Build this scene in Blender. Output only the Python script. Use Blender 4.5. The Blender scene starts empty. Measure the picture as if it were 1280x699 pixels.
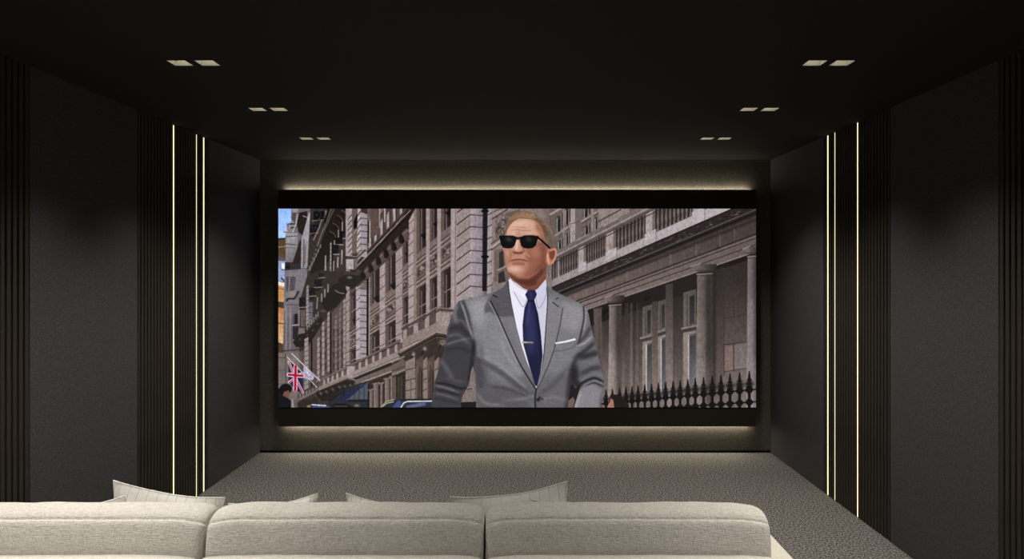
import bpy, bmesh, math, random
import numpy as np
from mathutils import Vector, Matrix, noise

scene = bpy.context.scene
COL = scene.collection
R = math.radians

# ---------------------------------------------------------------- camera (eye height 1.665 m, level, looking along +Y)
cam_data = bpy.data.cameras.new('camera')
cam_data.sensor_width = 36.0
cam_data.lens = 36.0 * 900.0 / 1280.0
cam_data.shift_x = (640.0 - 654.0) / 1280.0
cam_data.shift_y = -(349.5 - 335.0) / 1280.0
cam_data.clip_start = 0.02
cam = bpy.data.objects.new('camera', cam_data)
cam.location = (0, 0, 1.665)
cam.rotation_euler = (R(90), 0, 0)
COL.objects.link(cam)
scene.camera = cam

# ---------------------------------------------------------------- world: dim, even, warm fill light added through the open rear of the room
world = bpy.data.worlds.new('world')
scene.world = world
world.use_nodes = True
world.node_tree.nodes['Background'].inputs['Color'].default_value = (1.0, 0.93, 0.84, 1)
world.node_tree.nodes['Background'].inputs['Strength'].default_value = 0.18

# lamp strengths: downlights (W each), vertical strips, cove strips, picture
DOWNLIGHT_W = 45.0
DOWNLIGHT_COLOUR = (1.0, 0.94, 0.84)
STRIP_STRENGTH = 1.35
COVE_STRENGTH = 32.0
LOW_COVE_STRENGTH = 48.0
PICTURE_STRENGTH = 1.0

scene.view_settings.view_transform = 'Standard'
scene.view_settings.look = 'None'
scene.view_settings.gamma = 1.0
scene.view_settings.use_curve_mapping = False
scene.view_settings.exposure = 0.0
scene.cycles.max_bounces = 8
scene.cycles.diffuse_bounces = 5

# ---------------------------------------------------------------- helpers
def tag(o, label=None, cat=None, group=None, kind=None):
    if label: o['label'] = label
    if cat: o['category'] = cat
    if group: o['group'] = group
    if kind: o['kind'] = kind
    return o

def empty(name, loc, rot=(0, 0, 0)):
    o = bpy.data.objects.new(name, None)
    o.location = loc
    o.rotation_euler = rot
    o.empty_display_size = 0.1
    COL.objects.link(o)
    return o

def link(name, bm, mat, parent=None, smooth=False, loc=None):
    me = bpy.data.meshes.new(name)
    bmesh.ops.recalc_face_normals(bm, faces=bm.faces[:])
    bm.to_mesh(me)
    bm.free()
    me.materials.append(mat)
    if smooth:
        for p in me.polygons:
            p.use_smooth = True
    o = bpy.data.objects.new(name, me)
    COL.objects.link(o)
    if parent:
        o.parent = parent
    if loc:
        o.location = loc
    return o

def add_box(bm, x0, x1, y0, y1, z0, z1, bevel=0.0, seg=2):
    m = Matrix.Translation(((x0 + x1) / 2, (y0 + y1) / 2, (z0 + z1) / 2)) @ Matrix.Diagonal((abs(x1 - x0), abs(y1 - y0), abs(z1 - z0), 1))
    r = bmesh.ops.create_cube(bm, size=1.0, matrix=m)
    if bevel:
        es = list({e for v in r['verts'] for e in v.link_edges})
        bmesh.ops.bevel(bm, geom=es, offset=bevel, segments=seg, affect='EDGES', profile=0.5)

def boxmesh(*a, **k):
    bm = bmesh.new()
    add_box(bm, *a, **k)
    return bm

# ---------------------------------------------------------------- materials
def new_mat(name):
    m = bpy.data.materials.new(name)
    m.use_nodes = True
    nt = m.node_tree
    return m, nt, nt.nodes['Principled BSDF']

def speckle(name, c0, c1, scale=(200, 200, 200), detail=2.0, rough=0.9, bump=0.3, dist=0.002, lo=.35, hi=.65, spec=0.2, second=None):
    """two-tone fine noise over object coordinates, with matching relief"""
    m, nt, b = new_mat(name)
    N = nt.nodes
    tc = N.new('ShaderNodeTexCoord')
    mp = N.new('ShaderNodeMapping')
    mp.inputs['Scale'].default_value = scale
    nt.links.new(tc.outputs['Object'], mp.inputs['Vector'])
    nz = N.new('ShaderNodeTexNoise')
    nz.inputs['Scale'].default_value = 1.0
    nz.inputs['Detail'].default_value = detail
    nt.links.new(mp.outputs['Vector'], nz.inputs['Vector'])
    fac = nz.outputs['Fac']
    if second:
        mp2 = N.new('ShaderNodeMapping')
        mp2.inputs['Scale'].default_value = second
        nt.links.new(tc.outputs['Object'], mp2.inputs['Vector'])
        nz2 = N.new('ShaderNodeTexNoise')
        nz2.inputs['Scale'].default_value = 1.0
        nz2.inputs['Detail'].default_value = detail
        nt.links.new(mp2.outputs['Vector'], nz2.inputs['Vector'])
        mx = N.new('ShaderNodeMath')
        mx.operation = 'ADD'
        nt.links.new(nz.outputs['Fac'], mx.inputs[0])
        nt.links.new(nz2.outputs['Fac'], mx.inputs[1])
        hf = N.new('ShaderNodeMath')
        hf.operation = 'MULTIPLY'
        hf.inputs[1].default_value = 0.5
        nt.links.new(mx.outputs[0], hf.inputs[0])
        fac = hf.outputs[0]
    cr = N.new('ShaderNodeValToRGB')
    cr.color_ramp.elements[0].position = lo
    cr.color_ramp.elements[1].position = hi
    cr.color_ramp.elements[0].color = (*c0, 1)
    cr.color_ramp.elements[1].color = (*c1, 1)
    nt.links.new(fac, cr.inputs['Fac'])
    nt.links.new(cr.outputs['Color'], b.inputs['Base Color'])
    b.inputs['Roughness'].default_value = rough
    b.inputs['Specular IOR Level'].default_value = spec
    if bump:
        bp = N.new('ShaderNodeBump')
        bp.inputs['Strength'].default_value = bump
        bp.inputs['Distance'].default_value = dist
        nt.links.new(fac, bp.inputs['Height'])
        nt.links.new(bp.outputs['Normal'], b.inputs['Normal'])
    return m

def emit(name, colour, strength):
    m, nt, b = new_mat(name)
    b.inputs['Base Color'].default_value = (0.5, 0.5, 0.5, 1)
    b.inputs['Emission Color'].default_value = (*colour, 1)
    b.inputs['Emission Strength'].default_value = strength
    return m

M_CARPET = speckle('carpet_pile', (0.045, 0.0425, 0.040), (0.28, 0.266, 0.250), (85, 85, 85), 4, 1.0, 0.5, 0.006, .40, .62, 0.05)
M_CEILING = speckle('matt_black_ceiling', (0.026, 0.0235, 0.0205), (0.031, 0.0275, 0.024), (60, 60, 60), 2, 0.9, 0.05, 0.001, spec=.1)
M_PANEL = speckle('dark_acoustic_fabric', (0.047, 0.0445, 0.047), (0.086, 0.0815, 0.086), (170, 170, 170), 2, 0.95, 0.25, 0.0015, spec=.1)
M_BACKING = speckle('black_felt_backing', (0.010, 0.009, 0.008), (0.014, 0.012, 0.011), (150, 150, 150), 2, 0.95, 0.1, 0.001, spec=.1)
M_SLAT = speckle('dark_stained_slat_wood', (0.026, 0.021, 0.017), (0.046, 0.037, 0.030), (160, 160, 5), 3, 0.7, 0.15, 0.001, spec=.2)
M_BACKWALL = speckle('dark_brown_wall_fabric', (0.078, 0.070, 0.058), (0.132, 0.120, 0.102), (150, 150, 150), 2, 0.95, 0.2, 0.001, spec=.1)
M_SURROUND = speckle('black_brown_surround_cloth', (0.026, 0.022, 0.018), (0.036, 0.031, 0.026), (150, 150, 150), 2, 0.95, 0.1, 0.001, spec=.08)
M_GAP = speckle('black_shadow_gap', (0.004, 0.004, 0.004), (0.006, 0.006, 0.006), (80, 80, 80), 2, 0.95, 0.0)
M_HOUSING = speckle('beige_lamp_baffle', (0.36, 0.345, 0.30), (0.38, 0.36, 0.315), (80, 80, 80), 2, 0.6, 0.0)
M_LENS = emit('warm_lamp_lens', (1.0, 0.95, 0.80), 11.0)
M_STRIP = emit('warm_led_diffuser', (1.0, 0.88, 0.50), STRIP_STRENGTH)
M_COVE = emit('cove_led_diffuser', (1.0, 0.92, 0.73), COVE_STRENGTH)
M_COVE_LOW = emit('low_cove_led_diffuser', (1.0, 0.91, 0.72), LOW_COVE_STRENGTH)
M_CHANNEL = speckle('black_aluminium_channel', (0.012, 0.011, 0.010), (0.016, 0.015, 0.014), (90, 90, 90), 2, 0.5, 0.0)
SOFA0, SOFA1 = (0.55, 0.53, 0.49), (0.80, 0.775, 0.725)
M_SOFA = speckle('oatmeal_linen_weave', SOFA0, SOFA1, (50, 210, 230), 4, 0.95, 0.8, 0.006, .36, .64, .1, second=(250, 110, 80))
M_ARM = speckle('cream_linen_weave', (0.60, 0.56, 0.49), (0.74, 0.70, 0.62), (160, 160, 160), 3, 0.95, 0.3, 0.002, .33, .67, .1)
M_FOOT = speckle('dark_wood_foot', (0.03, 0.022, 0.016), (0.05, 0.036, 0.026), (90, 90, 8), 3, 0.5, 0.0)

def ribbed(name, c0, c1):
    """off-white cushion cloth: fine weave with faint stitched ribs"""
    m = speckle(name, c0, c1, (230, 230, 230), 2, 0.95, 0.3, 0.0015, .35, .65, .1)
    nt = m.node_tree
    N = nt.nodes
    b = N['Principled BSDF']
    tc = N.new('ShaderNodeTexCoord')
    wv = N.new('ShaderNodeTexWave')
    wv.inputs['Scale'].default_value = 9.0
    wv.inputs['Distortion'].default_value = 1.2
    wv.inputs['Detail'].default_value = 1.0
    nt.links.new(tc.outputs['Object'], wv.inputs['Vector'])
    rp = N.new('ShaderNodeValToRGB')
    rp.color_ramp.elements[0].position = 0.0
    rp.color_ramp.elements[0].color = (0, 0, 0, 1)
    rp.color_ramp.elements[1].position = 0.10
    rp.color_ramp.elements[1].color = (1, 1, 1, 1)
    nt.links.new(wv.outputs['Fac'], rp.inputs['Fac'])
    bp = N.new('ShaderNodeBump')
    bp.inputs['Strength'].default_value = 0.6
    bp.inputs['Distance'].default_value = 0.003
    nt.links.new(rp.outputs['Color'], bp.inputs['Height'])
    old = b.inputs['Normal'].links[0].from_node
    nt.links.new(old.outputs['Normal'], bp.inputs['Normal'])
    nt.links.new(bp.outputs['Normal'], b.inputs['Normal'])
    return m

M_PILLOW = ribbed('off_white_ribbed_cloth', (0.80, 0.795, 0.77), (0.90, 0.895, 0.87))

# ---------------------------------------------------------------- room shell
XL, XR, YB, H = -2.372, 2.228, 6.49, 2.638      # faces of the side walls, back wall, ceiling height
Y0 = -0.6                                        # the room goes on behind the camera

floor = link('floor', boxmesh(XL - .14, XR + .14, Y0, YB + .14, -.12, 0), M_CARPET)
tag(floor, 'grey-brown speckled carpet covering the whole floor', 'floor', kind='structure')

# ceiling with the square openings of the recessed lamps
LX = [-1.6300, -1.5000, 1.3840, 1.5140]
LY = [0.42, 1.42, 2.42, 3.42, 4.42, 5.416]
HS = 0.0435
def ceiling_mesh():
    xs = sorted([XL - .14, XR + .14] + [x + s for x in LX for s in (-HS, HS)])
    ys = sorted([Y0, YB + .14] + [y + s for y in LY for s in (-HS, HS)])
    holes_x = {round(x - HS, 5) for x in LX}
    holes_y = {round(y - HS, 5) for y in LY}
    bm = bmesh.new()
    V = {}
    for k, z in enumerate((H, H + .012)):
        for i, x in enumerate(xs):
            for j, y in enumerate(ys):
                V[i, j, k] = bm.verts.new((x, y, z))
    for i in range(len(xs) - 1):
        for j in range(len(ys) - 1):
            if round(xs[i], 5) in holes_x and round(ys[j], 5) in holes_y:
                for (a, b) in (((i, j), (i + 1, j)), ((i + 1, j), (i + 1, j + 1)), ((i + 1, j + 1), (i, j + 1)), ((i, j + 1), (i, j))):
                    bm.faces.new([V[(*a, 0)], V[(*b, 0)], V[(*b, 1)], V[(*a, 1)]])
            else:
                for k in (0, 1):
                    bm.faces.new([V[i, j, k], V[i + 1, j, k], V[i + 1, j + 1, k], V[i, j + 1, k]])
    return bm
ceiling = link('ceiling', ceiling_mesh(), M_CEILING)
tag(ceiling, 'matt black-brown ceiling with small square recessed lamps', 'ceiling', kind='structure')

# the side walls: fabric panels, slatted bays and slots for the light strips
PITCH, SLAT_W, SLAT_D = 0.040, 0.0255, 0.020

def side_wall(side, face, bays, panels, strips, words):
    s = -1 if face < 0 else 1                     # the wall's body lies on this side of its face
    wall = link('wall_' + side, boxmesh(face + s * .03, face + s * .14, Y0, YB + .14, 0, H), M_BACKING)
    tag(wall, 'dark %s side wall of fabric panels and vertical slats' % words, 'wall', kind='structure')
    for y0, y1 in panels:
        link('acoustic_panel', boxmesh(face, face + s * .03, y0 + .001, y1 - .001, 0.0, H, bevel=.002, seg=1), M_PANEL, wall)
    slat_me = None
    for y0, y1 in bays:
        back = link('slat_backing', boxmesh(face + s * SLAT_D, face + s * .03, y0, y1, 0, H), M_BACKING, wall)
        gaps = sorted([(y - w / 2 - .006, y + w / 2 + .006) for y, w in strips if y0 < y < y1])
        runs, a = [], y0
        for g0, g1 in gaps:
            runs.append((a, g0)); a = g1
        runs.append((a, y1))
        for a, b in runs:
            n = max(1, round((b - a) / PITCH))
            p = (b - a) / n
            for k in range(n):
                if slat_me is None:
                    o = link('slat', boxmesh(0, s * SLAT_D, -SLAT_W / 2, SLAT_W / 2, 0, H, bevel=.002, seg=1), M_SLAT, back)
                    slat_me = o.data
                else:
                    o = bpy.data.objects.new('slat', slat_me)
                    COL.objects.link(o)
                    o.parent = back
                o.location = (face, a + (k + .5) * p, 0)
    return wall

L_STRIPS = [(4.885, .021), (5.227, .015), (5.346, .025)]
R_STRIPS = [(4.797, .019), (5.147, .015), (5.266, .025)]
wall_left = side_wall('left', XL, [(2.66, 3.463), (4.429, 5.419)], [(Y0, 1.70), (1.70, 2.66), (3.463, 4.429), (5.419, YB)], L_STRIPS, 'left-hand')
wall_right = side_wall('right', XR, [(2.58, 3.376), (4.369, 5.343)], [(Y0, 1.62), (1.62, 2.58), (3.376, 4.369), (5.343, YB)], R_STRIPS, 'right-hand')

def light_strip(face, y, w, label):
    s = -1 if face < 0 else 1
    t = tag(empty('light_strip', (face, y, 0)), label, 'light strip', 'vertical light strips in the slatted walls')
    bm = bmesh.new()
    for q in (-1, 1):
        a, b = sorted((q * w / 2, q * (w / 2 + .004)))
        add_box(bm, s * -.001, s * .020, a, b, 0.002, H - .002)
    link('channel', bm, M_CHANNEL, t)
    link('diffuser', boxmesh(s * .001, s * .014, -w / 2, w / 2, .004, H - .004, bevel=.001, seg=1), M_STRIP, t)
    return t

WHERE = ['the one nearest the camera, standing alone between slats', 'the thinner middle one of the three', 'the one nearest the screen, beside the fabric panel']
for side, face, strips in (('left', XL, L_STRIPS), ('right', XR, R_STRIPS)):
    for (y, w), where in zip(strips, WHERE):
        light_strip(face, y, w, 'glowing strip in the %s wall, %s' % (side, where))

# the back wall
wall_back = link('wall_back', boxmesh(XL - .14, XR + .14, YB, YB + .14, 0, H), M_BACKWALL)
tag(wall_back, 'dark brown back wall washed by hidden lights above and below the screen', 'wall', kind='structure')
base = link('shadow_gap_back', boxmesh(XL, XR, YB - .006, YB, 0, .020), M_GAP)  # near-black bar: the shade of the gap is put into its colour
tag(base, 'thin black strip standing in for the shadow gap at the foot of the back wall', 'shadow gap', kind='structure')
trim = link('trim_1', boxmesh(XL, XR, YB - .010, YB, H - .014, H), M_BACKWALL)
tag(trim, 'narrow dark bead where the back wall meets the ceiling', 'trim', kind='structure')

# ---------------------------------------------------------------- downlights: a square recess with a lamp deep inside
def downlight(x, y, label, group):
    t = tag(empty('downlight', (x, y, H)), label, 'downlight', group)
    a, b, d = HS, HS + .006, .062
    bm = bmesh.new()                              # open-bottomed square baffle
    ring = lambda r, z: [bm.verts.new(v) for v in ((-r, -r, z), (r, -r, z), (r, r, z), (-r, r, z))]
    r0, r1, r2, r3 = ring(a, 0.0005), ring(a * .86, d), ring(b, d + .004), ring(b, .013)
    for u, v in ((r0, r1), (r2, r3)):
        for k in range(4):
            bm.faces.new([u[k], u[(k + 1) % 4], v[(k + 1) % 4], v[k]])
    bm.faces.new(r2)
    link('baffle', bm, M_HOUSING, t)
    bm = bmesh.new()
    bmesh.ops.create_cone(bm, cap_ends=True, segments=20, radius1=.026, radius2=.026, depth=.004, matrix=Matrix.Translation((0, 0, d)))
    link('lens', bm, M_LENS, t)
    L = bpy.data.lights.new('downlight_lamp', 'SPOT')
    L.energy = DOWNLIGHT_W
    L.color = DOWNLIGHT_COLOUR
    L.spot_size = R(106)
    L.spot_blend = 1.0
    L.shadow_soft_size = .018
    o = bpy.data.objects.new('downlight_lamp', L)
    o.location = (0, 0, .006)
    COL.objects.link(o)
    o.parent = t
    return t

ROW = {3.42: 'nearest visible', 4.42: 'middle', 5.416: 'farthest'}
for j, y in enumerate(LY):
    for i, x in enumerate(LX):
        side = 'left' if i < 2 else 'right'
        half = ('outer', 'inner', 'inner', 'outer')[i]
        if y in ROW:
            lab = '%s square downlight of the %s pair on the %s of the ceiling' % (half, ROW[y].rstrip(','), side)
        else:
            lab = '%s square recessed downlight on the %s side, %s row of ceiling lamps' % (half, side, ('last', 'second', 'sofa')[j])
        downlight(x, y, lab, 'recessed square ceiling downlights')
# ---------------------------------------------------------------- the film frame shown on the screen
# drawn with numpy into a generated image (nothing is loaded); coordinates are picture units, 597 x 248.5
class Picture:
    X0, Y0, W, H, S = 348.0, 261.0, 597.0, 248.5, 2.0

    def __init__(self):
        self.w = int(self.W * self.S)
        self.h = int(self.H * self.S)
        self.a = np.zeros((self.h, self.w, 3))
        self.clip = None
        self.rs = np.random.RandomState(7)

    def px(self, pts):
        return [((x - self.X0) * self.S, (y - self.Y0) * self.S) for x, y in pts]

    def box(self, p, pad):
        xs = [q[0] for q in p]
        ys = [q[1] for q in p]
        return (max(0, int(min(xs) - pad)), min(self.w, int(max(xs) + pad) + 2),
                max(0, int(min(ys) - pad)), min(self.h, int(max(ys) + pad) + 2))

    def put(self, b, m, col, a):
        x0, x1, y0, y1 = b
        if self.clip is not None:
            m = m * self.clip[y0:y1, x0:x1]
        m = (m * a)[..., None]
        if len(col) == 2:          # a gradient: ((x, y, colour), (x, y, colour))
            (xa, ya, ca), (xb, yb, cb) = col
            (xa, ya), (xb, yb) = self.px([(xa, ya), (xb, yb)])
            yy, xx = np.mgrid[y0:y1, x0:x1]
            dx, dy = xb - xa, yb - ya
            t = np.clip(((xx - xa) * dx + (yy - ya) * dy) / (dx * dx + dy * dy + 1e-9), 0, 1)[..., None]
            c = np.array(ca) * (1 - t) + np.array(cb) * t
        else:
            c = np.array(col, float)
        self.a[y0:y1, x0:x1] = self.a[y0:y1, x0:x1] * (1 - m) + c * m

    def mask(self, p, b, n=3):
        x0, x1, y0, y1 = b
        xs = x0 + (np.arange((x1 - x0) * n) + .5) / n
        ys = y0 + (np.arange((y1 - y0) * n) + .5) / n
        ins = np.zeros((len(ys), len(xs)), bool)
        k = len(p)
        for i in range(k):
            (xa, ya), (xb, yb) = p[i], p[(i + 1) % k]
            if ya == yb:
                continue
            r = (ys >= min(ya, yb)) & (ys < max(ya, yb))
            if not r.any():
                continue
            xc = xa + (ys[r] - ya) * (xb - xa) / (yb - ya)
            ins[r] ^= xs[None, :] < xc[:, None]
        return ins.reshape(y1 - y0, n, x1 - x0, n).mean((1, 3))

    @staticmethod
    def smooth(p, closed=True, n=5):
        out, k = [], len(p)
        for i in range(k if closed else k - 1):
            g = (lambda j: p[j % k]) if closed else (lambda j: p[min(max(j, 0), k - 1)])
            a, b, c, d = g(i - 1), g(i), g(i + 1), g(i + 2)
            for q in range(n):
                t = q / n
                out.append(tuple(.5 * (2 * b[u] + (c[u] - a[u]) * t + (2 * a[u] - 5 * b[u] + 4 * c[u] - d[u]) * t * t
                                       + (3 * b[u] - a[u] - 3 * c[u] + d[u]) * t ** 3) for u in (0, 1)))
        if not closed:
            out.append(p[-1])
        return out

    @staticmethod
    def blur(m, s):
        if s <= 0:
            return m
        r = int(3 * s) + 1
        k = np.exp(-.5 * (np.arange(-r, r + 1) / s) ** 2)
        k /= k.sum()
        for ax in (0, 1):
            m = np.apply_along_axis(lambda v: np.convolve(np.pad(v, r, mode='edge'), k, 'valid'), ax, m)
        return m

    def poly(self, pts, col, a=1., sm=False, soft=0):
        p = self.px(self.smooth(pts) if sm else pts)
        b = self.box(p, 1 + 3 * soft * self.S)
        if b[1] <= b[0] or b[3] <= b[2]:
            return
        self.put(b, self.blur(self.mask(p, b), soft * self.S), col, a)

    def line(self, pts, w, col, a=1., sm=False, soft=0):
        p = self.px(self.smooth(pts, False) if sm else pts)
        w, s = w * self.S, soft * self.S
        b = self.box(p, w + 3 * s + 1)
        if b[1] <= b[0] or b[3] <= b[2]:
            return
        yy, xx = np.mgrid[b[2]:b[3], b[0]:b[1]] + .5
        d = np.full(xx.shape, 1e9)
        for (xa, ya), (xb, yb) in zip(p, p[1:]):
            dx, dy = xb - xa, yb - ya
            t = np.clip(((xx - xa) * dx + (yy - ya) * dy) / (dx * dx + dy * dy + 1e-9), 0, 1)
            d = np.minimum(d, np.hypot(xx - xa - t * dx, yy - ya - t * dy))
        m = np.exp(-.5 * (np.maximum(d - w / 2, 0) / s) ** 2) if s else np.clip(w / 2 - d + .5, 0, 1) * min(1, w)
        self.put(b, m, col, a)

    def blob(self, x, y, rx, ry, col, a=1., rot=0):
        (cx, cy), = self.px([(x, y)])
        rx, ry = rx * self.S, ry * self.S
        b = self.box([(cx, cy)], 2.6 * max(rx, ry))
        if b[1] <= b[0] or b[3] <= b[2]:
            return
        yy, xx = np.mgrid[b[2]:b[3], b[0]:b[1]] + .5
        c, s = math.cos(rot), math.sin(rot)
        u, v = (xx - cx) * c + (yy - cy) * s, (yy - cy) * c - (xx - cx) * s
        self.put(b, np.exp(-.5 * ((u / rx) ** 2 + (v / ry) ** 2) * 2), col, a)

    def grain(self, pts, amp, sx, sy, sm=False):
        p = self.px(self.smooth(pts) if sm else pts)
        b = self.box(p, 1)
        if b[1] <= b[0] or b[3] <= b[2]:
            return
        h, w = b[3] - b[2], b[1] - b[0]
        r = self.blur2(self.rs.randn(h, w), sy * self.S, sx * self.S)
        r /= r.std() + 1e-9
        m = self.mask(p, b, 2)
        if self.clip is not None:
            m = m * self.clip[b[2]:b[3], b[0]:b[1]]
        self.a[b[2]:b[3], b[0]:b[1]] *= (1 + amp * r * m)[..., None]

    @staticmethod
    def blur2(m, sy, sx):
        for ax, s in ((0, sy), (1, sx)):
            if s > .2:
                r = int(3 * s) + 1
                k = np.exp(-.5 * (np.arange(-r, r + 1) / s) ** 2)
                k /= k.sum()
                m = np.apply_along_axis(lambda v: np.convolve(v, k, 'full')[r:-r], ax, m)
        return m


def paint_street(P):
    vx, vy = 230.0, 560.0                                  # where the street's level lines meet
    Y = lambda x, s: vy + s * (x - vx)
    rs = np.random.RandomState(3)

    def band(xa, xb, s0, s1, col, a=1., soft=0):           # a level band of a facade, s = slope of its edges
        P.poly([(xa, Y(xa, s0)), (xb, Y(xb, s0)), (xb, Y(xb, s1)), (xa, Y(xa, s1))], col, a, soft=soft)

    def edge(xa, xb, s, w, col, a=1., soft=0):
        P.line([(xa, Y(xa, s)), (xb, Y(xb, s))], w, col, a, soft=soft)

    def pier(xa, xb, s0, s1, col, step=.085, off=0., dark=(78, 60, 60), gap=1.0):   # dressed stones with level joints
        xb_ = xb
        band(xa, xb, s0, s1, col)
        s = s0 + off
        while s < s1:
            edge(xa, xb_, s, gap, dark, .85)
            edge(xa, xb_, s + gap / (xb - vx), .8, (190, 178, 180), .35)
            s += step

    stone, lit, dim, dark, black = (128, 112, 110), (164, 153, 154), (92, 79, 76), (50, 42, 41), (20, 17, 20)
    A = [(348, 261), (945, 261), (945, 510), (348, 510)]
    P.poly(A, (104, 92, 90))
    # ---------------- far end of the street
    P.poly([(348, 261), (368, 261), (366, 275), (362, 300), (356, 302), (348, 300)], ((350, 262, (150, 185, 240)), (356, 300, (176, 202, 246))))
    P.poly([(348, 298), (358, 297), (358, 335), (348, 335)], (92, 76, 54))
    P.line([(348, 299), (357, 298)], 1.4, (40, 38, 50))
    P.line([(348, 309), (358, 308)], 1.2, (160, 145, 135))
    for x in (351, 354):
        P.line([(x, 300), (x, 318)], .6, (60, 50, 40), .7)
    P.poly([(348, 319), (357, 324), (358, 327), (348, 326)], (96, 88, 98))
    P.poly([(348, 326), (360, 327), (360, 352), (348, 352)], (150, 165, 195))
    P.poly([(352, 329), (358, 329), (358, 337), (352, 336)], (225, 228, 235))
    P.line([(352, 337), (358, 338)], .8, (40, 45, 60))
    P.line([(352, 348), (355, 351)], 2, (50, 60, 85))
    P.poly([(348, 352), (357, 354), (357, 359), (348, 357)], (225, 215, 210))
    P.poly([(348, 357), (357, 359), (356, 378), (348, 377)], (196, 150, 98))
    P.line([(348, 361), (357, 362)], .8, (110, 80, 60))
    P.poly([(348, 377), (356, 378), (356, 386), (348, 384)], (70, 58, 52))
    P.poly([(348, 384), (355, 386), (354, 430), (348, 430)], ((350, 386, (184, 132, 84)), (350, 428, (212, 178, 138))))
    P.line([(348, 404), (354, 405)], 1.2, (90, 60, 45))
    P.poly([(348, 428), (354, 430), (354, 441), (348, 441)], (84, 62, 48))
    # gabled house front and its turret
    P.poly([(364, 261), (400, 261), (400, 345), (357, 345), (357, 291), (361, 290), (364, 276)], (112, 104, 108))
    P.poly([(357, 291), (372, 290), (372, 328), (357, 328)], ((358, 300, (158, 153, 158)), (372, 320, (118, 113, 120))))
    P.line([(355, 290), (372, 291)], 1.6, (120, 112, 112))
    P.line([(357, 296), (371, 295)], .9, (70, 62, 62))
    P.line([(357, 305), (369, 306)], 1.2, (74, 68, 72))
    P.line([(357, 309.5), (369, 310)], 1, (112, 96, 92))
    P.poly([(358.5, 281), (362, 281), (361, 289), (359, 289)], (140, 120, 112))
    P.blob(360, 280.5, 1, 1, (60, 45, 50))
    P.poly([(364, 261), (373, 261), (372, 266), (365, 265)], (150, 142, 145))
    P.poly([(364, 276), (369, 272), (368, 290), (362, 290)], (140, 132, 132))
    P.line([(362, 280), (369, 280)], 1.6, (50, 44, 46))
    P.line([(364, 285), (369, 284)], 1.6, (42, 38, 40))
    P.poly([(366, 266), (371, 267), (369, 279), (365, 275)], (84, 78, 82))
    P.line([(371.5, 268), (370, 280), (366, 290)], 1.6, (190, 184, 186), .8)
    P.poly([(374, 266), (384, 264), (385, 282), (380, 296), (373, 290), (371, 280)], (44, 36, 32))
    P.line([(379, 270), (384, 272)], 1.2, (150, 140, 138))
    P.poly([(366, 328), (375, 300), (378, 300), (376, 328)], (50, 42, 34))
    P.poly([(376.5, 300), (386, 266), (391, 264), (388, 300), (384, 335), (376, 335)], ((377, 310, (150, 142, 146)), (388, 300, (160, 156, 164))))
    P.line([(380, 300), (379.5, 334)], 1, (70, 60, 64))
    P.line([(382, 306), (381, 330)], .8, (80, 70, 72))
    P.poly([(386, 300), (395, 300), (395, 316), (386, 334)], (128, 118, 124))
    P.poly([(356, 328), (376, 328), (376, 338), (356, 338)], (44, 40, 44))
    P.line([(358, 334), (361, 334)], 2.4, (26, 24, 28))
    for x in (364, 367, 370, 373):
        P.line([(x, 330), (x, 337)], .7, (84, 80, 84))
    # lower turret of the gabled house
    P.poly([(356, 338), (382, 336), (385, 350), (376, 372), (374, 440), (354, 442), (355, 360)], ((356, 380, (124, 118, 126)), (376, 400, (104, 96, 100))))
    P.poly([(361, 341), (374, 340), (374, 346), (361, 346)], (130, 122, 122))
    P.poly([(357, 346), (370, 346), (368, 364), (358, 364)], (84, 80, 88))
    P.line([(362, 347), (361, 363)], 1.2, (140, 134, 142))
    P.poly([(361, 364), (370, 363), (367, 373), (362, 373)], (138, 130, 130))
    P.line([(358, 376), (360, 373.5), (368, 373.5), (373, 365)], 2.2, (46, 40, 40))
    P.line([(358, 381), (374, 381)], .9, (70, 62, 64))
    for x in (358, 363):
        P.line([(x, 384), (x - .5, 440)], 1.5, (150, 144, 152), .7)
    P.poly([(366.5, 392.5), (372, 392.5), (372, 405), (366.5, 405.5)], (22, 22, 30))
    P.line([(367.5, 393), (367.5, 405)], .9, (120, 110, 110))
    P.line([(365, 407), (373, 406)], 1.2, (160, 152, 152))
    P.poly([(366, 408), (374, 408), (371, 424), (366, 424)], (44, 40, 44))
    P.line([(354, 439), (373, 437)], 1.6, (70, 60, 56))
    P.poly([(348, 441), (373, 440), (376, 500), (348, 500)], (118, 108, 106))
    P.line([(357, 442), (357, 498)], 1.2, (80, 70, 68))
    P.line([(348, 447), (356, 447)], 1, (70, 62, 62))
    for y in (463, 480):
        P.line([(348, y), (357, y)], .7, (80, 70, 70))
    # ---------------- the ornate upper facade, in shade: bays, iron balconies, brackets
    band(384, 447, -1.45, -.62, (60, 51, 48))
    P.poly([(388, 261), (447, 261), (447, 336), (384, 350), (384, 340)], (62, 54, 50))
    for x0, y0, w, h in ((392, 264, 13, 11), (388, 281, 11, 10)):      # iron balconies
        P.poly([(x0, y0), (x0 + w, y0), (x0 + w, y0 + h), (x0, y0 + h)], (18, 17, 24))
        for k in range(14):
            P.blob(x0 + rs.uniform(1, w), y0 + rs.uniform(1, h), .6, .6, (120, 118, 126), rs.uniform(.3, .8))
        P.line([(x0 - 1.5, y0 + h + 1.4), (x0 + w - 1, y0 + h)], 1.7, (112, 102, 98))
        P.poly([(x0, y0 + h + 2), (x0 + w - 2, y0 + h + 1), (x0 + w - 4, y0 + h + 8), (x0 + 4, y0 + h + 6)], (46, 38, 32), sm=True)
    P.line([(407.5, 264), (407.5, 276)], 1.8, (150, 142, 142))
    P.line([(402, 276), (398, 287), (392, 300)], 2, (120, 110, 112))
    P.line([(414, 261), (386, 338)], 1.4, (96, 86, 80))                 # the upper balcony's edge and its dark soffit
    P.poly([(417, 261), (440, 261), (428, 300), (402, 340), (384, 352), (388, 340)], (40, 33, 30))
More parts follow.
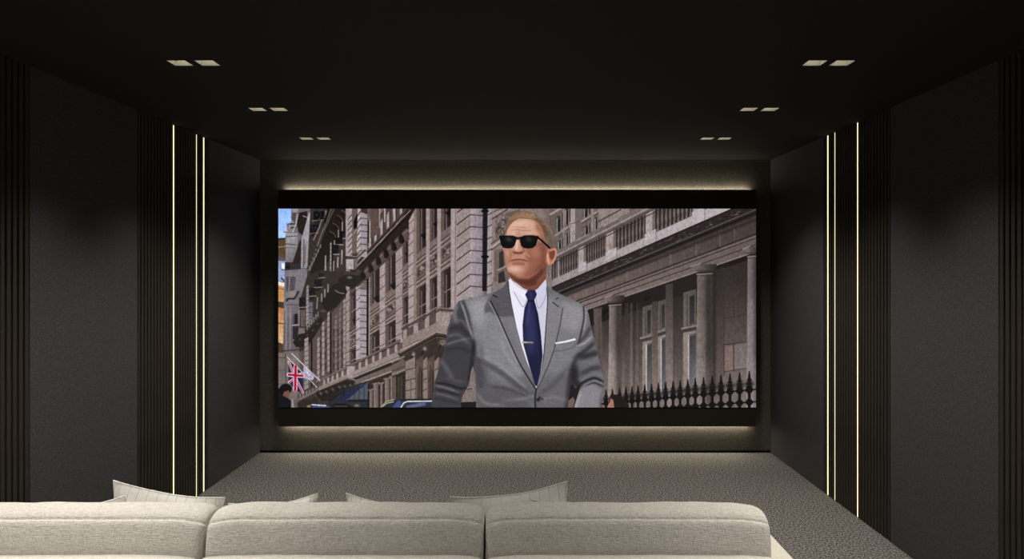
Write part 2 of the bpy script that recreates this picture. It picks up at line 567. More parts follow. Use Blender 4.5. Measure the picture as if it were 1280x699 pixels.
    P.line([(418, 261), (408, 282), (400, 296)], 1, (104, 94, 88))
    P.line([(411, 261), (406, 278)], 2.6, (24, 20, 20))
    P.line([(404, 286), (391, 322), (383, 341)], 1.3, (120, 110, 104), .8)
    for k in range(6):
        P.line([(401 - 2.6 * k, 306 + 5.5 * k), (400 - 2.6 * k, 310 + 5.5 * k)], 1.5, (150, 142, 142), .8)
        P.blob(396 - 2.2 * k, 310 + 5 * k, 1, 1.6, (22, 19, 20), .9)
    for x, y in ((421, 269), (416, 279), (412, 289), (427, 263)):       # scrolled brackets
        P.line([(x, y), (x + 5, y + 3), (x + 8, y + 8)], 1.0, (104, 92, 86), .8, sm=True)
        P.line([(x - 1, y + 3), (x + 4, y + 6), (x + 7, y + 11)], 1.6, (28, 23, 22), .8, sm=True)
    for x, y0, y1 in ((428, 278, 290), (423, 288, 300), (418, 301, 317)):
        P.line([(x, y0), (x, y1)], 1.6, (150, 140, 136))
    for x, y, w, h in ((425, 289, 7, 9), (420, 297, 8, 9), (416, 306, 7, 12)):
        P.poly([(x, y), (x + w, y), (x + w, y + h), (x, y + h)], (22, 20, 26))
        for k in range(5):
            P.blob(x + rs.uniform(1, w - 1), y + rs.uniform(1, h - 1), .5, .5, (110, 108, 116), .6)
        P.line([(x, y + h), (x + w + 1, y + h)], 1.4, (156, 146, 140))
    for x, y0, y1 in ((413.5, 304, 345), (407, 320, 345), (422.5, 322, 334), (427.5, 313, 330), (417, 327, 342)):
        P.line([(x, y0), (x - .4, y1)], 1.7, (164, 154, 152))
    P.line([(416, 304), (415.5, 344)], 1.4, black)
    for y in range(306, 344, 5):
        P.line([(412, y + 2), (415, y)], .7, (80, 66, 64))
    # balcony tiers lower down
    P.poly([(376, 372), (384, 345), (400, 338), (432, 340), (436, 350), (418, 380), (400, 430), (374, 440)], (58, 49, 45))
    for x, y, w, h in ((393, 350, 9, 9), (386, 360, 8, 10), (374, 372, 8, 12), (399, 342, 6, 5)):
        P.poly([(x, y), (x + w, y), (x + w, y + h), (x, y + h)], (20, 19, 26))
        for k in range(6):
            P.blob(x + rs.uniform(1, w - 1), y + rs.uniform(1, h - 1), .5, .6, (104, 102, 112), .6)
        P.line([(x - .5, y + h + .6), (x + w + 1, y + h)], 1.4, (128, 118, 112))
        P.poly([(x, y + h + 1.5), (x + w, y + h + 1), (x + w - 2, y + h + 5), (x + 2, y + h + 5)], (38, 32, 28))
    P.poly([(383, 358), (386, 356), (386, 408), (382, 410)], (146, 136, 136))
    for y in range(360, 408, 5):
        P.line([(382, y + 2), (386, y)], .6, (84, 72, 70))
    P.poly([(386, 378), (391, 378), (391, 404), (386, 406)], (110, 104, 114))
    for y in (384, 391, 398):
        P.line([(386, y), (391, y)], .7, (60, 54, 60))
    P.line([(397, 372), (396, 386)], 1.4, (150, 142, 142))
    for x in (374, 377.5, 380):
        P.line([(x, 388), (x, 408)], 1.4, (132, 120, 114))
    for x in (376, 379):
        P.line([(x, 388), (x, 408)], .9, (60, 46, 44))
    P.poly([(373, 410), (381, 410), (381, 418), (373, 418)], (120, 110, 110))
    P.line([(373, 409), (382, 409.5), (399, 391)], 1.4, (54, 46, 44))
    for k in range(6):
        P.line([(384 + 2.7 * k, 412 - 3.3 * k), (384 + 2.7 * k, 407 - 3.3 * k)], 1.5, (150, 140, 140), .85)
    P.poly([(366, 428), (373, 418), (384, 416), (401, 396), (406, 404), (396, 424), (384, 434), (370, 434)], (38, 33, 30))
    for x, y in ((375, 424), (384, 419), (391, 413), (397, 405)):
        P.blob(x, y, 1.8, 1, (104, 94, 86), .8, -.5)
    P.line([(388, 420), (408, 400)], 1.6, (50, 42, 40))
    # ---------------- rear part of the long facade: narrow stone piers
    P.poly([(384, 434), (408, 398), (432, 372), (446, 348), (446, 470), (374, 500), (376, 440)], (92, 80, 76))
    for x, w, y0, y1 in ((383, 5, 424, 490), (398, 3, 424, 478), (404, 3, 404, 470), (410.6, 3, 392, 466), (420, 2.5, 396, 466),
                         (425, 2.5, 386, 464), (430.5, 3, 376, 462)):
        P.poly([(x - w / 2, y0), (x + w / 2, y0 - 3), (x + w / 2, y1), (x - w / 2, y1)], (150, 138, 136) if w > 2.6 else (124, 110, 106))
        y = y0 + 2
        while y < y1:
            P.line([(x - w / 2, y + 2), (x + w / 2, y)], .7, (66, 54, 54), .9)
            y += 7 if x > 390 else 6
    for x, y0, y1 in ((413.3, 392, 470), (389.5, 426, 485)):
        P.line([(x, y0), (x, y1)], 1.8, (18, 16, 20))
    for x in (401, 407, 417, 422.5, 427.5):
        for k in range(4):
            P.line([(x, 412 + 14 * k), (x, 420 + 14 * k)], 1.6, (50, 42, 42), .7)
    # ---------------- the long facade
    for xa, xb in ((446, 500), (499, 606)):
        band(xa, xb, -1.25, -.33, ((xa, 300, (116, 101, 98)), (xb, 420, (132, 115, 111))))
    # windows between the piers: x range, columns of light frame
    def storey(xa, xb, s0, s1, frames=(), flower=None):
        band(xa, xb, s0, s1, ((xa, 0, (70, 58, 55)), (xb, 0, (40, 33, 33))))
        w = xb - xa
        band(xa, xa + .36 * w, s0, s1, (104, 90, 86))
        band(xa + .12 * w, xa + .17 * w, s0, s1, (86, 72, 70))
        band(xa + .30 * w, xa + .35 * w, s0, s1, (74, 62, 60))
        band(xa + .5 * w, xa + .58 * w, s0 + .02, s1, (130, 116, 112))
        edge(xa + .36 * w, xb, s0 + (s1 - s0) * .55, 1.2, (140, 126, 122))
        edge(xa, xb, s0, 1.2, (60, 50, 48))
        if flower:
            x0 = xa + .42 * w
            P.poly([(x0, Y(x0, flower)), (xb, Y(xb, flower) - 2), (xb, Y(xb, flower) + .75 * w), (x0 + .4 * w, Y(x0, flower) + .45 * w)], (22, 19, 22))
            P.line([(x0, Y(x0, flower) + 1), (xb, Y(xb, flower) - 1)], .8, (64, 58, 60))

    def carved(xa, xb, s0, s1, n):
        band(xa, xb, s0, s1, (112, 97, 92))
        for s in (s0, s0 + .018, s1 - .018, s1):
            edge(xa, xb, s, 1, (70, 57, 55), .9)
            edge(xa, xb, s + .008, 1, (172, 158, 154), .8)
        band(xa + (xb - xa) * .12, xb - .6, s0 + .035, s1 - .03, (88, 75, 71))
        for k in range(n):
            x = rs.uniform(xa + (xb - xa) * .2, xb - 1.5)
            s = rs.uniform(s0 + .04, s1 - .035)
            P.blob(x, Y(x, s), rs.uniform(.8, 1.4), rs.uniform(1, 2.2), (168, 152, 146) if k % 2 else (52, 43, 41), .8, rs.uniform(-1, 1))

    for xa, xb in ((461, 474.5), (481.5, 495)):                      # recessed bays of the rear half
        storey(xa, xb, -1.2, -.765, flower=-.79)
        carved(xa, xb, -.728, -.62, 16)
        storey(xa, xb, -.605, -.45)
    storey(437, 444.5, -.92, -.72, flower=-.76)
    carved(437, 444.5, -.70, -.59, 8)
    storey(437, 444.5, -.58, -.47)
    for xa, xb in ((520.5, 532.5), (537, 546.5), (551, 564)):        # bays of the nearer half
        storey(xa, xb, -1.3, -.835, flower=-.90)
        carved(xa, xb, -.805, -.70, 22)
        storey(xa, xb, -.68, -.53)
    storey(503, 510, -1.1, -.83, flower=-.88)
    carved(503, 510, -.80, -.69, 8)
    storey(503, 510, -.68, -.53)
    # piers
    pier(432.5, 437, -1.1, -.47, (150, 138, 138), .062, .02)
    pier(445, 450.5, -1.0, -.44, (172, 162, 166), .058, .03)
    for k in range(13):                                               # the pier's return face with level joints
        y = 353 + 8.1 * k
        P.poly([(450, y), (458.5, y), (458.5, y + 8.1), (450, y + 8.1)], (158, 148, 152) if k else (120, 110, 108))
        P.line([(450, y), (458.5, y + .6)], .9, (74, 60, 62))
    P.line([(459.6, 345), (459.3, 446)], 2.4, (16, 15, 19))
    P.line([(461.8, 347), (461.5, 446)], 1.2, (160, 150, 150))
    pier(474.5, 481.5, -1.05, -.44, (160, 147, 146), .058, .01)
    pier(494.5, 503, -1.2, -.44, (156, 142, 140), .058, .035)
    pier(510.5, 517, -1.25, -.52, (164, 150, 149), .047, .02)
    band(517, 520.5, -1.3, -.52, (138, 122, 118))
    band(532.5, 537, -1.3, -.52, (160, 146, 144))
    band(546.5, 551, -1.3, -.52, (160, 146, 144))
    band(563.5, 571, -1.3, -.5, (160, 147, 145))
    edge(566.5, 566.6, -.9, 1, (90, 76, 74))
    P.line([(569.5, 261), (569, 396)], .8, (110, 96, 94))
    band(571, 588, -1.3, -.5, ((571, 300, (148, 135, 133)), (588, 330, (158, 146, 145))))
    for k in range(12):                                               # quoin corner: slanting joints, then level ones on the near face
        y = 268.5 + 14.9 * k - 15
        P.line([(571.5, y + 12.5), (588, y)], 1.5, (66, 52, 52))
        P.line([(571.5, y + 14), (588, y + 1.5)], .9, (182, 170, 170), .5)
    for k in range(9):
        y = 253.5 + 14.9 * k
        P.poly([(588, y), (604, y + 1.2), (604, y + 15), (588, y + 14.9)], ((588, y, (166, 157, 160)), (604, y, (138, 129, 133))))
        P.line([(588, y), (604, y + 1.4)], 1.2, (74, 62, 64))
        if k % 2:
            P.line([(594, y), (594, y + 14)], .6, (104, 94, 97), .7)
    # upper balustrade with its dark soffit and brackets, between the left bay and x 512
    P.poly([(447, 337), (512, 261), (519, 261), (511, 276), (511, 300), (460, 348), (440, 362), (430, 352), (436, 340)], (46, 37, 34))
    P.poly([(446, 337), (450, 310), (480, 261), (511, 261), (470, 309)], (84, 72, 70))
    for k, x in enumerate((449, 455.5, 462.5, 469.5, 477, 485, 493, 501.5)):
        y = Y(x, -1.075)
        P.poly([(x - 1.6, y + 1), (x + 1.6, y - 2.5), (x + 1.6, y - 22), (x - 1.6, y - 17)], (164, 152, 150))
        P.line([(x + 2.2, y - 3), (x + 2.2, y - 22)], 1.2, (56, 46, 44))
    edge(447, 510, -1.2, 2.2, (120, 106, 102))
    edge(447, 510, -1.18, 1, (56, 46, 44))
    for x0, x1 in ((474, 479), (481, 487), (492, 498)):
        P.line([(x0, 261), (x0, 284 - (x0 - 474))], 2, (172, 160, 160))
    edge(446, 513, -1.065, 1.2, (34, 28, 26))
    edge(446, 513, -1.05, .9, (176, 164, 154), .9)
    edge(446, 513, -1.035, 1.5, (24, 20, 18))
    for k in range(6):
        x = 455 + 9.5 * k
        y = Y(x, -.985)
        P.poly([(x, y), (x + 7, y - 6), (x + 9, y + 4), (x + 3, y + 10)], (92, 79, 74), sm=True)
        P.poly([(x - 4, y + 4), (x + 1, y + 3), (x + 3, y + 12), (x - 3, y + 12)], (24, 18, 17), .8, sm=True)
        P.line([(x + 1, y + 1), (x + 8, y - 4)], 1, (140, 124, 118), .8)
    edge(447, 511, -.93, 2, (86, 72, 68))
    # the block on which that balustrade ends, and the dressed bay above it
    P.poly([(432, 261), (440, 261), (440, 320), (432, 320)], ((432, 0, (156, 144, 146)), (440, 0, (168, 160, 164))))
    for k in range(8):
        P.line([(435, 274 + 7 * k), (440, 268 + 7 * k)], 1, (70, 58, 62))
    P.poly([(440, 261), (447, 261), (447, 316), (440, 318)], (110, 94, 88))
    P.poly([(442, 276), (447, 266), (447, 284), (442, 287)], (20, 18, 24))
    P.line([(440, 295), (447, 285)], 1.2, (150, 132, 124))
    P.poly([(447, 261), (451, 261), (451, 306), (446, 316)], (178, 168, 172))
    for k in range(7):
        y = 264.5 + 8.1 * k
        P.poly([(450.5, y), (459, y + .8), (459, y + 8.5), (450.5, y + 8.1)], (156, 146, 152))
        P.line([(446.5, y + 6), (450.5, y), (459.5, y + 1)], 1, (70, 58, 62))
    P.poly([(451, 261), (459, 261), (459, 268), (451, 265)], (64, 52, 46))
    P.line([(460.6, 277), (460.4, 303)], 1.6, black)
    P.line([(462.3, 277), (462.2, 302)], 1.5, (176, 164, 160))
    P.poly([(463, 261), (474, 261), (474, 292), (463, 298)], (96, 80, 76))
    P.line([(432, 321), (446, 322.5), (456, 313)], 2, (74, 63, 60))
    P.line([(433, 319.5), (446, 321), (456, 311)], .9, (170, 158, 154), .8)
    P.poly([(432.5, 324), (442, 324), (442, 337), (432.5, 336)], (168, 158, 160))
    P.poly([(442, 324), (447, 323), (447, 334), (443, 338)], (112, 102, 102))
    P.poly([(430, 339), (444, 340), (447, 336), (452, 339), (446, 348), (430, 345)], (70, 60, 57))
    # hooded bracket below it
    P.poly([(422, 350), (433, 343), (450, 345), (446, 354), (440, 360), (428, 356)], (40, 34, 31))
    P.blob(437, 347, 3, 1.6, (140, 130, 128), .9)
    P.poly([(401, 378), (416, 356), (430, 352), (434, 366), (420, 384), (408, 390)], (38, 32, 29))
    P.line([(419, 363), (424, 366), (430, 367)], 1.3, (150, 142, 142), .8, sm=True)
    P.blob(404, 389, 4, 1.4, (116, 106, 102), .7, .2)
    for x, y in ((408, 372), (412, 366), (416, 360)):
        P.line([(x - 6, y - 4), (x - 6, y + 5)], 1.8, (148, 140, 140), .9)
    # ---------------- lower balustrade of the rear half and the shopfronts
    P.poly([(374, 510), (374, 492), (396, 480), (425, 466), (447, 452), (500, 424), (500, 510)], (66, 56, 53))
    edge(396, 500, -.497, 2.4, (112, 99, 95))
    edge(396, 500, -.485, 1, (64, 54, 52))
    band(396, 500, -.482, -.452, (96, 84, 80))
    for k in range(15):
        x = 404 + k * (4.8 + .22 * k)
        if x < 500:
            band(x, x + 2.4 + .08 * k, -.487, -.448, (160, 147, 144))
    band(398, 500, -.452, -.425, (146, 133, 129))
    P.poly([(434, 458), (441, 458), (441, 474), (434, 473)], (162, 150, 148))
    P.line([(432, 457), (443, 457)], 1.8, (100, 88, 85))
    edge(440, 500, -.418, 2.2, (150, 138, 132))
    edge(440, 500, -.404, 2.6, (42, 36, 34))
    band(444, 500, -.396, -.365, (112, 99, 94))
    edge(452, 500, -.368, 1.4, (160, 148, 143))
    edge(456, 500, -.357, 1, (70, 60, 57))
    edge(452, 500, -.348, 1.6, (150, 138, 132))
    P.line([(394, 488), (421, 477), (432, 472), (443, 475)], 2, (130, 118, 112))
    P.poly([(394, 491), (432, 476), (443, 477), (438, 490), (420, 500), (402, 502)], (42, 36, 33))
    for x, y in ((401, 492), (408, 490), (416, 487), (424, 484), (431, 483), (438, 482)):
        P.blob(x, y, 2.2, 1.6, (112, 101, 95), .9, .5)
        P.blob(x - 2.5, y + 3, 1.4, 2, (22, 19, 19), .8)
    P.poly([(368, 500), (374, 493), (396, 483), (396, 490), (376, 500)], (120, 108, 103))
    for k in range(6):
        P.line([(373 + 4 * k, 498 - 2 * k), (373 + 4 * k, 493 - 2 * k)], 1.3, (66, 56, 54), .9)
    P.poly([(372, 503), (396, 496), (400, 510), (372, 510)], (52, 45, 42))
    P.poly([(410, 503), (428, 486), (460, 476), (461, 510), (410, 510)], (46, 48, 54))
    P.poly([(432, 500), (450, 482), (460, 478), (460, 499)], (82, 90, 98))
    for x in (437, 443, 449, 455):
        P.line([(x, 484), (x, 500)], .7, (40, 42, 48))
    P.poly([(424, 503), (429, 494), (460, 478), (453, 484), (436, 498)], (38, 44, 82))
    P.line([(411, 502), (428, 490)], 1, (16, 16, 20))
    P.line([(430, 486), (430, 495)], 1.2, black)
    P.line([(436, 501), (460, 501.5)], 1.4, black)
    P.line([(460.5, 480), (460.5, 509)], 1.4, black)
    P.poly([(461, 478), (500, 461), (500, 510), (461, 510)], (52, 44, 41))
    for x, w, y0 in ((464, 4, 488), (470, 6, 480), (484, 6, 474), (491.5, 6.5, 471), (477, 3, 480), (499, 5, 468)):
        P.poly([(x - w / 2, y0), (x + w / 2, y0 - 1), (x + w / 2, 510), (x - w / 2, 510)], ((x - w / 2, 0, (136, 122, 115)), (x + w / 2, 0, (98, 86, 81))))
        P.line([(x - w / 2 - 1, y0), (x + w / 2 + 1, y0 - 1.5)], 1.8, (128, 115, 109))
    # ---------------- nearer half: balcony, cornice, brackets and carved pilasters
    P.poly([(499, 430), (546, 400), (606, 400), (606, 510), (499, 510)], (98, 84, 79))
    band(503, 548, -.535, -.50, (92, 79, 75))
    for xa, xb in ((504, 508.5), (517, 522.5), (531, 536.5), (545, 550)):
        band(xa, xb, -.535, -.47, (156, 142, 138))
    edge(503, 552, -.545, 3, (86, 73, 70))
    edge(503, 552, -.556, 1.2, (150, 137, 132))
    band(503, 548, -.496, -.458, (140, 126, 121))
    P.poly([(547.5, 390), (562, 391), (562, 408), (547.5, 407)], (152, 139, 135))
    P.poly([(546, 407), (562, 407), (562, 416), (546, 416)], (146, 133, 129))
    P.line([(545, 389.5), (550, 387), (566, 388.5)], 3.2, (82, 70, 67))
    P.line([(545, 387.5), (550, 385), (566, 386.5)], 1, (146, 134, 130))
    edge(500, 548, -.452, 1.6, (166, 152, 147))
    edge(500, 548, -.443, 2, (44, 36, 34))
    P.line([(499, 442.5), (545, 417.5), (562, 420)], 3.4, (74, 64, 60))
    P.line([(500, 440.5), (545, 415.5), (562, 418)], 1.2, (164, 152, 146))
    P.line([(500, 444.5), (545, 420), (562, 422)], 1.4, (30, 25, 24))
    P.poly([(500, 446), (545, 422), (562, 424), (552, 452), (518, 460)], (62, 52, 48))
    P.poly([(490, 456), (505, 449), (507, 462), (490, 471)], (106, 93, 88))
    P.line([(490, 453), (505, 446)], 2, (140, 128, 122))
    P.line([(490, 464), (507, 458)], 1, (70, 60, 56))
    P.line([(490, 468), (507, 462)], 1.4, (150, 138, 131))
    P.poly([(490, 471), (507, 464), (506, 510), (490, 510)], (48, 41, 38))
    P.poly([(490, 472), (495, 471), (495, 510), (490, 510)], (98, 87, 81))
    P.poly([(497, 472), (503, 469), (503, 510), (497, 510)], (72, 63, 58))
    for x, y in ((517, 443), (531, 436), (553, 429)):
        P.blob(x, y, 2.4, 2.6, (170, 156, 148), .9)
        P.line([(x - 2, y + 3), (x - 4, y + 8)], 2, (34, 28, 26), .9)
    P.blob(554, 428, 4.5, 3, (150, 142, 136), .8)
    P.blob(553, 428, 2, 1.4, (70, 62, 58), .9)
    for x, w in ((513, 12), (531, 6), (546, 6)):                          # dressed stone between the pilasters
        P.poly([(x - w / 2, 452), (x + w / 2, 446), (x + w / 2, 510), (x - w / 2, 510)], (136, 122, 116))
        for k in range(5):
            P.line([(x - w / 2, 463 + 13 * k), (x + w / 2, 460 + 13 * k)], 1, (66, 55, 52))
    P.line([(513.5, 476), (513.5, 500)], .7, (84, 72, 68))
    for x in (524, 538, 552):
        P.poly([(x - 4, 450), (x + 5, 444), (x + 5, 510), (x - 4, 510)], (88, 75, 69))
        P.poly([(x - 2.5, 470), (x + 1, 456), (x + 4, 466), (x + 4, 510), (x - 2.5, 510)], (54, 45, 41), sm=False)
        for q in (-3, -1, 1.5):
            P.line([(x + q, 452), (x + q - .4, 508)], .7, (134, 119, 111), .8)
    P.line([(500, 470), (500, 500)], 1, (40, 34, 32))
    # between coat and sleeve
    P.poly([(586, 452), (604, 452), (604, 510), (576, 510)], (128, 115, 112))
    P.line([(597, 460), (596, 500)], 1, (90, 78, 76))
    P.line([(584, 487), (590, 486)], 1.2, (66, 55, 54))
    P.poly([(576, 503), (604, 502), (604, 510), (576, 510)], (34, 32, 34))
    # drainpipe and the wall behind the head
    P.poly([(611, 261), (692, 261), (692, 380), (611, 380)], (132, 120, 117))
    P.poly([(609.5, 261), (615, 261), (614, 380), (608, 380)], (156, 146, 148))
    for k in range(8):
        P.line([(609, 269 + 15 * k), (615, 266 + 15 * k)], 1.1, (70, 60, 62))
    P.poly([(616, 261), (640, 261), (615, 274)], (146, 133, 129))
    P.line([(615, 274), (634, 262)], 1.6, (72, 61, 58))
    P.line([(617, 265), (626, 261)], 1, (80, 68, 66))
    P.poly([(619, 282), (634, 266), (650, 262), (652, 290), (620, 298)], (100, 88, 84))
    for k in range(46):
        P.blob(rs.uniform(620, 636), rs.uniform(268, 296), 1, 1.2, (168, 154, 148) if k % 2 else (54, 46, 44), .75, rs.uniform(-1, 1))
    P.line([(614, 305), (628, 295)], 1.4, (80, 69, 66))
    P.line([(615, 309), (628, 299)], 2, (168, 156, 152))
    P.line([(614, 313), (628, 303)], 1, (76, 65, 62))
    P.poly([(618, 314), (636, 306), (636, 352), (618, 352)], (112, 100, 96))
    P.poly([(624, 316), (629, 312), (630, 334), (624, 336)], (62, 54, 52))
    P.line([(622, 338), (632, 333)], 1.6, (156, 144, 140))
    P.poly([(623, 342), (630, 338), (632, 352), (623, 354)], (58, 50, 48))
    P.line([(616, 314), (615.5, 352)], 1.2, (160, 148, 145))
    P.poly([(603.5, 261), (609.5, 261), (608.6, 364), (602.8, 364)], ((603, 0, (22, 21, 26)), (610, 0, (34, 32, 38))))
    P.line([(605, 261), (604.4, 362)], .8, (52, 50, 58), .8)
    for y in (264, 321):
        P.line([(603, y), (609.5, y)], 3, (20, 19, 23))
    # ---------------- the right-hand house
    P.poly([(690, 261), (945, 261), (945, 510), (690, 510)], (112, 101, 99))
    P.poly([(680, 261), (712, 261), (702, 325), (680, 340)], (120, 108, 105))
    band(690, 815, -1.2, -.505, (134, 122, 119))
    def sash(xa, xb, yt, yb, sl=-.62):                                   # a stone cross window
        P.poly([(xa, yt), (xb, yt + sl * (xb - xa)), (xb, yb + sl * (xb - xa)), (xa, yb)], (66, 60, 58))
        w = xb - xa
        P.line([(xa + .15 * w, yt + 1), (xa + .15 * w, yb)], 1.1, (172, 164, 160))
        P.poly([(xa + .25 * w, yt + 3), (xa + .62 * w, yt + 3 + sl * .37 * w), (xa + .62 * w, yb), (xa + .25 * w, yb)], (38, 38, 42))
        P.line([(xa + .7 * w, yt - 4), (xa + .7 * w, yb)], 1, (150, 140, 137))
    P.poly([(686, 262), (712, 261), (712, 330), (690, 335)], (108, 96, 93))
    P.line([(688, 268), (702, 260)], 2.4, (160, 148, 145))
    sash(695, 704, 272, 290); sash(706, 713, 262, 281)
    P.line([(693, 295), (713, 282)], 2.4, (150, 138, 135))
    P.line([(704.8, 262), (704.6, 318)], 2.4, (140, 128, 125))
    sash(697, 704, 302, 322); sash(706.5, 712.5, 293, 315)
    P.poly([(713, 261), (719, 261), (719, 308), (713, 312)], (160, 149, 146))
    P.poly([(719, 261), (727, 261), (728, 304), (719, 308)], (112, 102, 100))
    P.line([(713, 280), (727, 276)], .9, (92, 81, 80))
    P.poly([(727, 261), (748, 261), (748, 296), (727, 306)], (112, 100, 97))
    sash(729, 738, 261, 272)
    P.line([(727, 277), (748, 264)], 2.6, (152, 140, 137))
    P.line([(728, 279), (748, 266)], 1, (58, 50, 49))
    sash(730, 738, 284, 302); sash(743, 749, 273, 295)
    P.line([(740.5, 261), (740.5, 299)], 3.4, (140, 127, 124))
    P.poly([(748, 261), (812, 261), (812, 266), (768, 292), (748, 300)], (142, 130, 127))
    P.line([(748, 277), (776, 262)], 1.3, (62, 52, 51))
    P.line([(767, 278), (767, 288)], .8, (96, 84, 82))
    P.poly([(787, 261), (808, 261), (800, 268), (787, 274)], (104, 92, 90))
    # balustrade
    band(690, 945, -.53, -.40, (118, 107, 105))
    band(690, 880, -.512, -.455, (58, 51, 49))
    for xs, xe, n in ((684, 697, 4), (698.5, 723.5, 8), (734, 758, 8), (771, 807, 8), (820, 866, 9)):
        for k in range(n):
            x = xs + (k + .5) * (xe - xs) / n
            w = .28 * (xe - xs) / n
            y0, y1 = Y(x, -.505), Y(x, -.458)
            h = y1 - y0
            P.poly([(x - .6 * w, y0), (x + .8 * w, y0 - .5), (x + .5 * w, y0 + .2 * h), (x + 1.15 * w, y0 + .62 * h), (x + .6 * w, y0 + .78 * h), (x + w, y1),
                    (x - w, y1 + .6), (x - .5 * w, y0 + .8 * h), (x - 1.0 * w, y0 + .6 * h), (x - .4 * w, y0 + .2 * h)],
                   ((x - w, 0, (142, 130, 126)), (x + w, 0, (78, 69, 66))))
    for xa, xb, xs in ((697, 699, 0), (723, 732.5, .7), (757.5, 770, .7), (807, 819, .8), (866, 880, .8)):
        w = xb - xa
        band(xa, xa + .72 * w, -.512, -.45, (164, 154, 153))
        band(xa + .72 * w, xb, -.512, -.452, (118, 106, 104))
    P.blob(763, 308, 3, 6, (128, 104, 90), .6)
    band(690, 945, -.457, -.437, ((700, 340, (150, 141, 143)), (860, 290, (176, 167, 170))))
    for xa, xb in ((723, 733), (757, 771), (806, 820), (865, 881)):
        band(xa, xb, -.464, -.444, (178, 169, 172))
        P.line([(xb, Y(xb, -.464)), (xb, Y(xb, -.438))], .8, (120, 110, 110))
    edge(690, 825, -.509, 3.0, (92, 82, 80))
    edge(690, 825, -.5165, 1.3, (160, 150, 148))
    edge(690, 825, -.501, 1, (46, 40, 39))
    for xa, xb in ((721, 734), (755, 772)):
        edge(xa, xb, -.522, 3, (110, 99, 97))
        edge(xa, xb, -.529, 1, (160, 150, 148))
    # cornice, frieze and architrave
    band(690, 945, -.437, -.405, (52, 45, 44))
    for k in range(80):
        x = rs.uniform(716, 940)
        s = rs.uniform(-.432, -.420)
        P.line([(x, Y(x, s)), (x + rs.uniform(1, 4), Y(x, s) - 1)], .9, (118, 108, 110) if k % 3 else (26, 22, 22), .7)
    edge(690, 945, -.436, 1.2, (26, 22, 22))
    edge(690, 945, -.417, 1.4, (104, 94, 94), .8)
    edge(690, 945, -.411, 2.6, (34, 29, 28))
    band(690, 945, -.402, -.372, ((730, 370, (112, 99, 96)), (930, 290, (76, 67, 65))))
    band(690, 945, -.405, -.396, (56, 49, 47), .9, soft=.8)
    for x in (838, 853, 870, 900, 784, 757, 743, 918):
        P.line([(x, Y(x, -.398)), (x, Y(x, -.375))], 1, (90, 79, 77) if x % 2 else (124, 112, 110), .7)
    edge(690, 945, -.374, 1.2, (36, 30, 30))
    edge(690, 945, -.3705, 1, (112, 100, 98))
    edge(690, 945, -.367, 1, (44, 37, 37))
    band(690, 945, -.365, -.345, ((730, 380, (124, 111, 108)), (930, 300, (104, 93, 92))))
    edge(690, 945, -.3555, 1, (54, 46, 46))
    edge(690, 945, -.3435, 1.6, (144, 131, 127), .9)
    # the shaded wall behind the columns
    P.poly([(735, Y(735, -.342)), (945, Y(945, -.342)), (945, 510), (735, 510)], ((800, 372, (46, 39, 37)), (800, 500, (120, 109, 105))))
    P.poly([(735, Y(735, -.342)), (945, Y(945, -.342)), (945, Y(945, -.31)), (735, Y(735, -.30))], (36, 30, 29))
    for x in (752, 778, 804, 832):
        P.poly([(x, Y(x, -.325)), (x + 7, Y(x + 7, -.33)), (x + 10, Y(x + 7, -.325)), (x + 3, Y(x, -.318))], (20, 16, 16), .9)
    P.poly([(742, 385), (752, 384), (753, 510), (744, 510)], (96, 84, 80))
    P.line([(742, 386), (752, 385)], 2, (74, 64, 60))
    for x, w, c in ((781, 5, .5), (788, 2.5, .8), (792, 1, .3), (796, 1.4, .75), (799, 1.2, .5)):   # moulded jamb
        P.poly([(x, 380), (x + w, 378), (x + w, 510), (x, 510)], ((x, 385, (92 * c + 14, 80 * c + 14, 78 * c + 14)), (x, 500, (140 * c + 30, 126 * c + 28, 120 * c + 26))), .8)
    # windows between the columns
    def tall(xa, xb, yt, ym, yb):
        w = xb - xa
        P.poly([(xa, yt), (xb, yt - .3 * w), (xb, ym - .25 * w), (xa, ym)], ((xa, yt, (92, 83, 79)), (xa, ym, (112, 102, 98))))
        P.poly([(xa + .5 * w, yt + 5), (xa + .88 * w, yt + 3), (xa + .88 * w, ym - 5), (xa + .5 * w, ym - 3)], ((xa, yt, (36, 36, 36)), (xa, ym, (64, 66, 66))))
        P.line([(xa + .32 * w, yt + 3), (xa + .32 * w, ym - 1)], 1, (70, 61, 58))
        P.line([(xa - 2, ym + 2), (xb + 1, ym - 2)], 2.6, (132, 120, 115))
        P.line([(xa - 2, ym + 4.5), (xb + 1, ym + .5)], 1.2, (60, 52, 50))
        P.poly([(xa, ym + 7), (xb, ym + 4), (xb, yb), (xa, yb)], (138, 128, 123))
        P.poly([(xa + .38 * w, ym + 10), (xa + w, ym + 7), (xa + w, yb), (xa + .38 * w, yb)], (96, 88, 85))
        P.line([(xa + .42 * w, ym + 10), (xa + .42 * w, yb)], 1.2, (196, 188, 182))
        P.poly([(xa + .5 * w, ym + 12), (xa + .95 * w, ym + 10), (xa + .95 * w, yb), (xa + .5 * w, yb)], ((0, ym + 10, (62, 62, 64)), (0, yb, (108, 108, 112))))
    tall(803, 815, 384, 421, 492)
    tall(822.5, 832, 377, 414, 492)
    tall(854, 870, 366, 409, 484)
    P.poly([(815, 378), (822, 376), (822, 492), (815, 492)], ((815, 380, (72, 63, 60)), (815, 490, (134, 117, 110))))
    P.poly([(832, 356), (841, 354), (841, 510), (832, 510)], ((832, 360, (70, 62, 59)), (832, 490, (138, 127, 123))))
    P.line([(832, 428), (841, 427)], .8, (90, 80, 77), .7)
    P.line([(832, 384), (841, 383)], .8, (60, 52, 50), .7)
    for x in (843, 847, 851):
        P.line([(x, 372), (x, 500)], 1, ((x, 380, (50, 43, 41)), (x, 500, (100, 88, 84))), .8)
